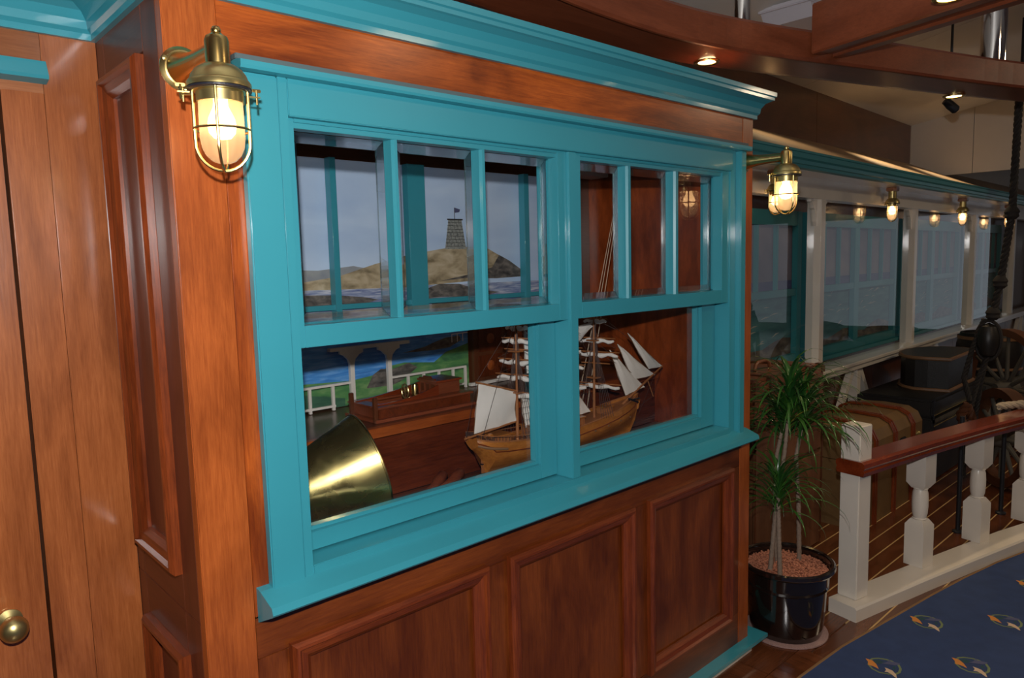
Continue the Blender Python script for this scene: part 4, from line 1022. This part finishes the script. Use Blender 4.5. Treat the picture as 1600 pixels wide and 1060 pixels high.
def leaf_mesh(L, wd, droop, m):
    n = 9; v = []; f = []; p = Vector((0, 0, 0)); ang = math.radians(rnd.uniform(35, 68)); 
    st = L/n
    for i in range(n+1):
        t = i/n; w_ = wd*(.45+.55*min(1, t*5))*(1-max(0, (t-.45)/.55)**1.6)+.0004
        nx = Vector((-math.sin(ang), 0, math.cos(ang)))
        v += [tuple(p+Vector((0, -w_, 0))+nx*w_*.25), tuple(p), tuple(p+Vector((0, w_, 0))+nx*w_*.25)]
        p = p+Vector((math.cos(ang), 0, math.sin(ang)))*st; ang -= droop*(.55+.9*t)/n
    for i in range(n):
        for j in (0, 1): f.append((i*3+j, i*3+j+1, i*3+j+4, i*3+j+3))
    me = bpy.data.meshes.new('leaf'); me.from_pydata(v, [], f); me.materials.append(m)
    me.polygons.foreach_set('use_smooth', [True]*len(f)); return me
LM = [leaf_mesh(rnd.uniform(.30, .44), rnd.uniform(.0065, .0095), rnd.uniform(1.9, 3.1), M['leafa' if i % 3 else 'leafb']) for i in range(12)]
LY = leaf_mesh(.14, .006, 1.2, M['leafy'])
def crown(c, nleaf, s_=1.0, hgt=.12):
    for i in range(nleaf):
        o = bpy.data.objects.new('leaf', LY if i == 5 and nleaf > 60 else rnd.choice(LM)); COL.objects.link(o); o.parent = pp
        t = i/nleaf; a = i*2.39996+rnd.uniform(-.3, .3)
        tilt = (t-.35)*-.75+rnd.uniform(-.22, .22)
        sc_ = s_*rnd.uniform(.8, 1.12)*(1-.25*t)
        room = (px_+c[0]-2.765)          # leaves on the wall side stay short of the wall
        if math.cos(a) < 0: sc_ = min(sc_, max(.30, room/(-math.cos(a)*.27+1e-6)))
        o.matrix_basis = Matrix.Translation(Vector(c)+Vector((0, 0, -hgt*.5+hgt*t))) @ Matrix.Rotation(a, 4, 'Z') @ Matrix.Rotation(tilt, 4, 'Y') @ Matrix.Scale(sc_, 4)
# trunks: base inside gravel -> crown
TR = [((-.095, .03, .29), (-.075, .02, .55), (-.04, .0, .82), (-.01, -.005, 1.02)), ((.10, -.01, .29), (.06, -.02, .58), (.03, -.02, .80), (.09, -.02, .96)), ((.01, .05, .29), (.0, .06, .5), (-.01, .05, .80), (.02, .04, .92)),
      ((-.12, -.03, .29), (-.135, -.03, .45), (-.145, -.03, .60), (-.15, -.03, .66))]
for P in TR: trunk(P, .0105)
crown((TR[0][-1]), 72, 1.0, .18); crown(TR[1][-1], 84, 1.0, .18); crown(TR[2][-1], 50, .95, .14); crown(TR[3][-1], 80, .85, .14)

# ================================================================== LUGGAGE
def trunkbox(name, label, loc, size, body, trim, strip, cat='trunk', lid=.3, rz=0.0, group='old travel trunks'):
    r = root(name, loc, rz, label=label, cat=cat, group=group); X, Y, Z = size
    zl = Z*(1-lid)
    build('body', MB().box((0, 0, .0), (X, Y, zl-.002), 0, .012), M[body], r)
    build('lid', MB().box((0, 0, zl), (X, Y, Z), 0, .018), M[body], r)
    return r
s1 = trunkbox('travel_trunk', 'large plain reddish brown trunk standing upright behind the plant', (3.33, .305, 0), (.765, .36, .80), 'trunkz', '', '')
for x in (.0, .755):
    build('edge_strip', MB().box((x, -.006, .005), (x+.01, -.0005, .79), 0, .001), M['darkz'], s1)
s2 = trunkbox('suitcase', 'brown leather suitcase with straps and handle on top of the trunk behind the plant', (3.30, .30, .806), (.80, .345, .255), 'leather', '', '', cat='suitcase', lid=.35)
for x in (.16, .60):
    st = build('strap', MB().box((x, -.008, -.002), (x+.035, .353, .262), 0, .003), M['leatherdk'], s2)
    build('buckle', MB().box((x-.004, -.012, .12), (x+.039, -.006, .16), 0, .002), M['brassold'], st)
for x in (-.004, .745):
    for z in (-.002, .20): build('corner_cap', MB().box((x, -.006, z), (x+.06, .05, z+.06), 0, .012), M['leatherdk'], s2)
build('handle', MB().tube([(.30, .16, .258), (.31, .16, .285), (.34, .165, .30), (.44, .17, .302), (.475, .17, .286), (.485, .17, .258)], .010, 10), M['leather'], s2)
build('side_handle', MB().tube([(.80, .06, .13), (.835, .08, .135), (.84, .18, .135), (.80, .22, .13)], .011, 8), M['leatherdk'], s2)
# hump-lidded chest with slats
ch = root('slatted_chest', (4.42, .20, 0), 0, label='olive brown slatted chest with rounded lid behind the white newel post', cat='chest', group='old travel trunks')
X, Y, Z = 1.02, .50, .62
pf2 = [(0, 0), (Y, 0), (Y, Z-.10), (Y-.03, Z-.04), (Y-.09, Z-.008), (Y/2, Z), (.09, Z-.008), (.03, Z-.04), (0, Z-.10)]
build('body', MB().prism([(0, 0), (Y, 0), (Y, .42), (0, .42)], lambda u, v, d: (d, u, v), 0, X), M['canvas'], ch)
build('lid', MB().prism([(0, .424), (Y, .424)]+pf2[2:], lambda u, v, d: (d, u, v), 0, X), M['canvas'], ch)
o2 = [(Y*.5+(u-Y*.5)*1.035, v*1.0+(.012 if v > .1 else 0)) for u, v in pf2]
for x in (.16, .48, .80):
    path = [(x+.022, o2[1][0], 0)]+[(x+.022, u, v) for u, v in o2[2:]]+[(x+.022, o2[0][0], 0)]
    for dx_ in (-.014, .014):
        sm = MB()
        for i in range(len(path)-1):
            a, b = Vector(path[i]), Vector(path[i+1]); sm.tube([a+Vector((dx_, 0, 0)), b+Vector((dx_, 0, 0))], .011, 4, smooth=False)
        build('slat', sm, M['mouldz'], ch)
for x in (-.004, X-.05):
    for z in (.0, .36): build('corner_plate', MB().box((x, -.008, z), (x+.055, .06, z+.06), 0, .006), M['brassold'], ch)
build('lock', MB().box((.60, -.014, .36), (.68, -.001, .47), 0, .004), M['iron'], ch)
build('latch', MB().lathe([(.022, 0), (.022, .01), (.012, .02), (.002, .024)], (.93, -.001, .44), 16, axis=(0, -1, 0)), M['brassold'], ch)
build('edge_band', MB().box((-.004, -.006, .405), (X+.004, -.0005, .424), 0, .002), M['iron'], ch)
# black trunk and hat box
bt = trunkbox('black_trunk', 'large black studded trunk under the tan-edged hat box', (5.72, .22, 0), (1.15, .54, .61), 'blackleather', '', '', lid=.22)
for x in (.0, 1.12): build('edge_band', MB().box((x, -.006, 0), (x+.03, -.0005, .61), 0, .002), M['iron'], bt)
build('edge_band', MB().box((0, -.006, .44), (1.15, -.0005, .47), 0, .002), M['greywood'], bt)
sd = MB()
for i in range(44): sd.lathe([(.006, 0), (.004, .004), (.001, .005)], (.02+i*.0256, -.006, .50), 6, axis=(0, -1, 0))
for i in range(44): sd.lathe([(.006, 0), (.004, .004), (.001, .005)], (.02+i*.0256, -.006, .42), 6, axis=(0, -1, 0))
build('stud', sd, M['brassold'], bt)['kind'] = 'stuff'
hb = root('hat_box', (6.46, .44, .613), 0, label='black D-shaped hat box with tan bound edges', cat='hat box')
def dshape(k):
    out = [(-.34*k, -.20*k), (.36*k, -.18*k), (.42*k, -.08*k)]
    for i in range(10):
        t = -.1+i/9*(PI+.35); out.append((.02*k+.40*k*math.cos(t), .0*k+.24*k*math.sin(t)))
    return out
build('body', MB().prism(dshape(.97), lambda u, v, d: (u, v, d), .004, .245), M['blackleather'], hb)
build('lid', MB().prism(dshape(.98), lambda u, v, d: (u, v, d), .25, .262), M['blackleather'], hb)
for z in (.008, .250):
    D = dshape(1.0); build('bound_edge', MB().tube([(u, v, z) for u, v in D+[D[0], D[1]]], .014, 6), M['tan'], hb)
# wheels of the old cart
cart = root('old_cart', (7.4, .45, 0), 0, label='old dark wooden cart with spoked wheels at the right edge behind the handrail', cat='cart')
def wheel(loc, R, rz, spokes=12):
    ax = Vector((1, 0, 0)); a = Vector((0, 1, 0)); b = Vector((0, 0, 1))
    r = build('wheel', MB().lathe([(R-.06, -.04), (R, -.045), (R, .045), (R-.06, .04), (R-.06, -.04)], (0, 0, 0), 48, axis=ax, cap=False), M['leatherdk'], cart)
    r.matrix_basis = cart.matrix_basis.inverted() @ Matrix.Translation(loc) @ Matrix.Rotation(rz, 4, 'Z')
    build('hub', MB().lathe([(.04, -.10), (.06, -.06), (.075, 0), (.06, .06), (.04, .10)], (0, 0, 0), 24, axis=ax), M['greywood'], r)
    for i in range(spokes):
        t = 2*PI*i/spokes; d = a*math.cos(t)+b*math.sin(t)
        build('spoke', MB().tube([d*.06, d*(R-.05)], .018, 8, r2=.013), M['greywood'], r)
wheel((5.95, -.16, .36), .35, math.radians(-48))
wheel((7.15, .10, .52), .50, math.radians(-40))
for i in range(5): build('plank', MB().box((7.35, .20+.105*i, .45), (8.9, .30+.105*i, .49), 0, .003), M['greywood'], cart, True)
for x in (7.4, 8.6): build('axle', MB().box((x, .18, .38), (x+.08, .74, .449), 0, .004), M['greywood'], cart, True)
build('shaft', MB().tube([(7.4, .3, .42), (6.4, .05, .42), (5.98, -.12, .37)], .025, 8), M['greywood'], cart, True)
for x in (7.42, 8.62):
    for y_ in (.22, .66): build('leg', MB().box((x, y_, 0), (x+.05, y_+.05, .379), 0, .004), M['greywood'], cart, True)
brl = root('barrel', (8.1, .46, .492), 0, label='dark round barrel with pale rim under the far window sill', cat='barrel')
build('staves', MB().lathe([(.24, 0), (.28, .12), (.29, .20), (.28, .30), (.25, .40), (.235, .40), (.235, .38), (.01, .375)], (0, 0, 0), 32), M['blackleather'], brl)
for z, r_ in ((.06, .262), (.34, .272)): build('hoop', MB().lathe([(r_, z), (r_+.006, z), (r_+.006, z+.03), (r_, z+.03)], (0, 0, 0), 32, cap=False), M['tan'], brl)
# hanging tarred rope with deadeye and block
hr2 = root('hanging_rope', (5.9, -.17, 2.0), 0, label='thick black tarred rope with knots and a wooden pulley block hanging at the right', cat='rope')
R1 = [(5.9, -.175, 2.85), (5.9, -.172, 2.5), (5.9, -.165, 1.95), (5.9, -.12, 1.50), (5.9, -.082, 1.24)]
build('rope', rope_mesh(R1, .024, 9, steps=40), M['rope'], hr2, True)
for z, y_ in ((1.93, -.163), (1.46, -.115), (1.24, -.08)):
    build('knot', MB().lathe([(.024, -.045), (.044, -.025), (.040, -.008), (.047, .006), (.040, .022), (.024, .045)], (5.9, y_, z), 14), M['rope'], hr2, True)
build('deadeye', MB().lathe([(.085, -.012), (.095, 0), (.085, .018)], (5.9, -.19, 2.87), 28, axis=(0, .1, 1)), M['black'], hr2, True)
build('shank', MB().tube([(5.9, -.19, 2.88), (5.9, -.19, 3.2)], .02, 8), M['iron'], hr2, True)
bk = build('pulley_block', MB().lathe([(.004, -.13), (.05, -.10), (.072, -.03), (.072, .04), (.05, .10), (.004, .125)], (5.9, -.06, 1.05), 18), M['black'], hr2, True)
build('sheave', MB().lathe([(.045, -.03), (.045, .03)], (5.9, -.06, 1.05), 20, axis=(1, 1, 0)), M['iron'], bk, True)
build('strop', MB().tube([(5.9, -.06+.078*math.sin(t), 1.05+.14*math.cos(t)) for t in [2*PI*i/24 for i in range(25)]], .012, 6), M['rope'], hr2, True)
build('tail_rope', rope_mesh([(5.9, -.09, 1.02), (5.88, -.02, .80), (5.85, .02, .55), (5.86, .05, .30), (5.9, .06, .03)], .018, 10), M['rope'], hr2, True)
build('tail_rope', rope_mesh([(5.9, -.03, 1.20), (5.87, .03, .98), (5.82, .06, .78), (5.83, .02, .62)], .018, 10), M['rope'], hr2, True)
build('tail_rope', rope_mesh([(5.9, -.05, .93), (5.93, -.02, .75), (5.95, .01, .50), (5.93, .0, .25)], .018, 10), M['rope'], hr2, True)
build('fender', rope_mesh([(5.80, .02, .60), (5.78, .06, .52), (5.80, .04, .42), (5.84, .0, .48), (5.82, .03, .58)], .03, 8), M['leatherdk'], hr2, True)
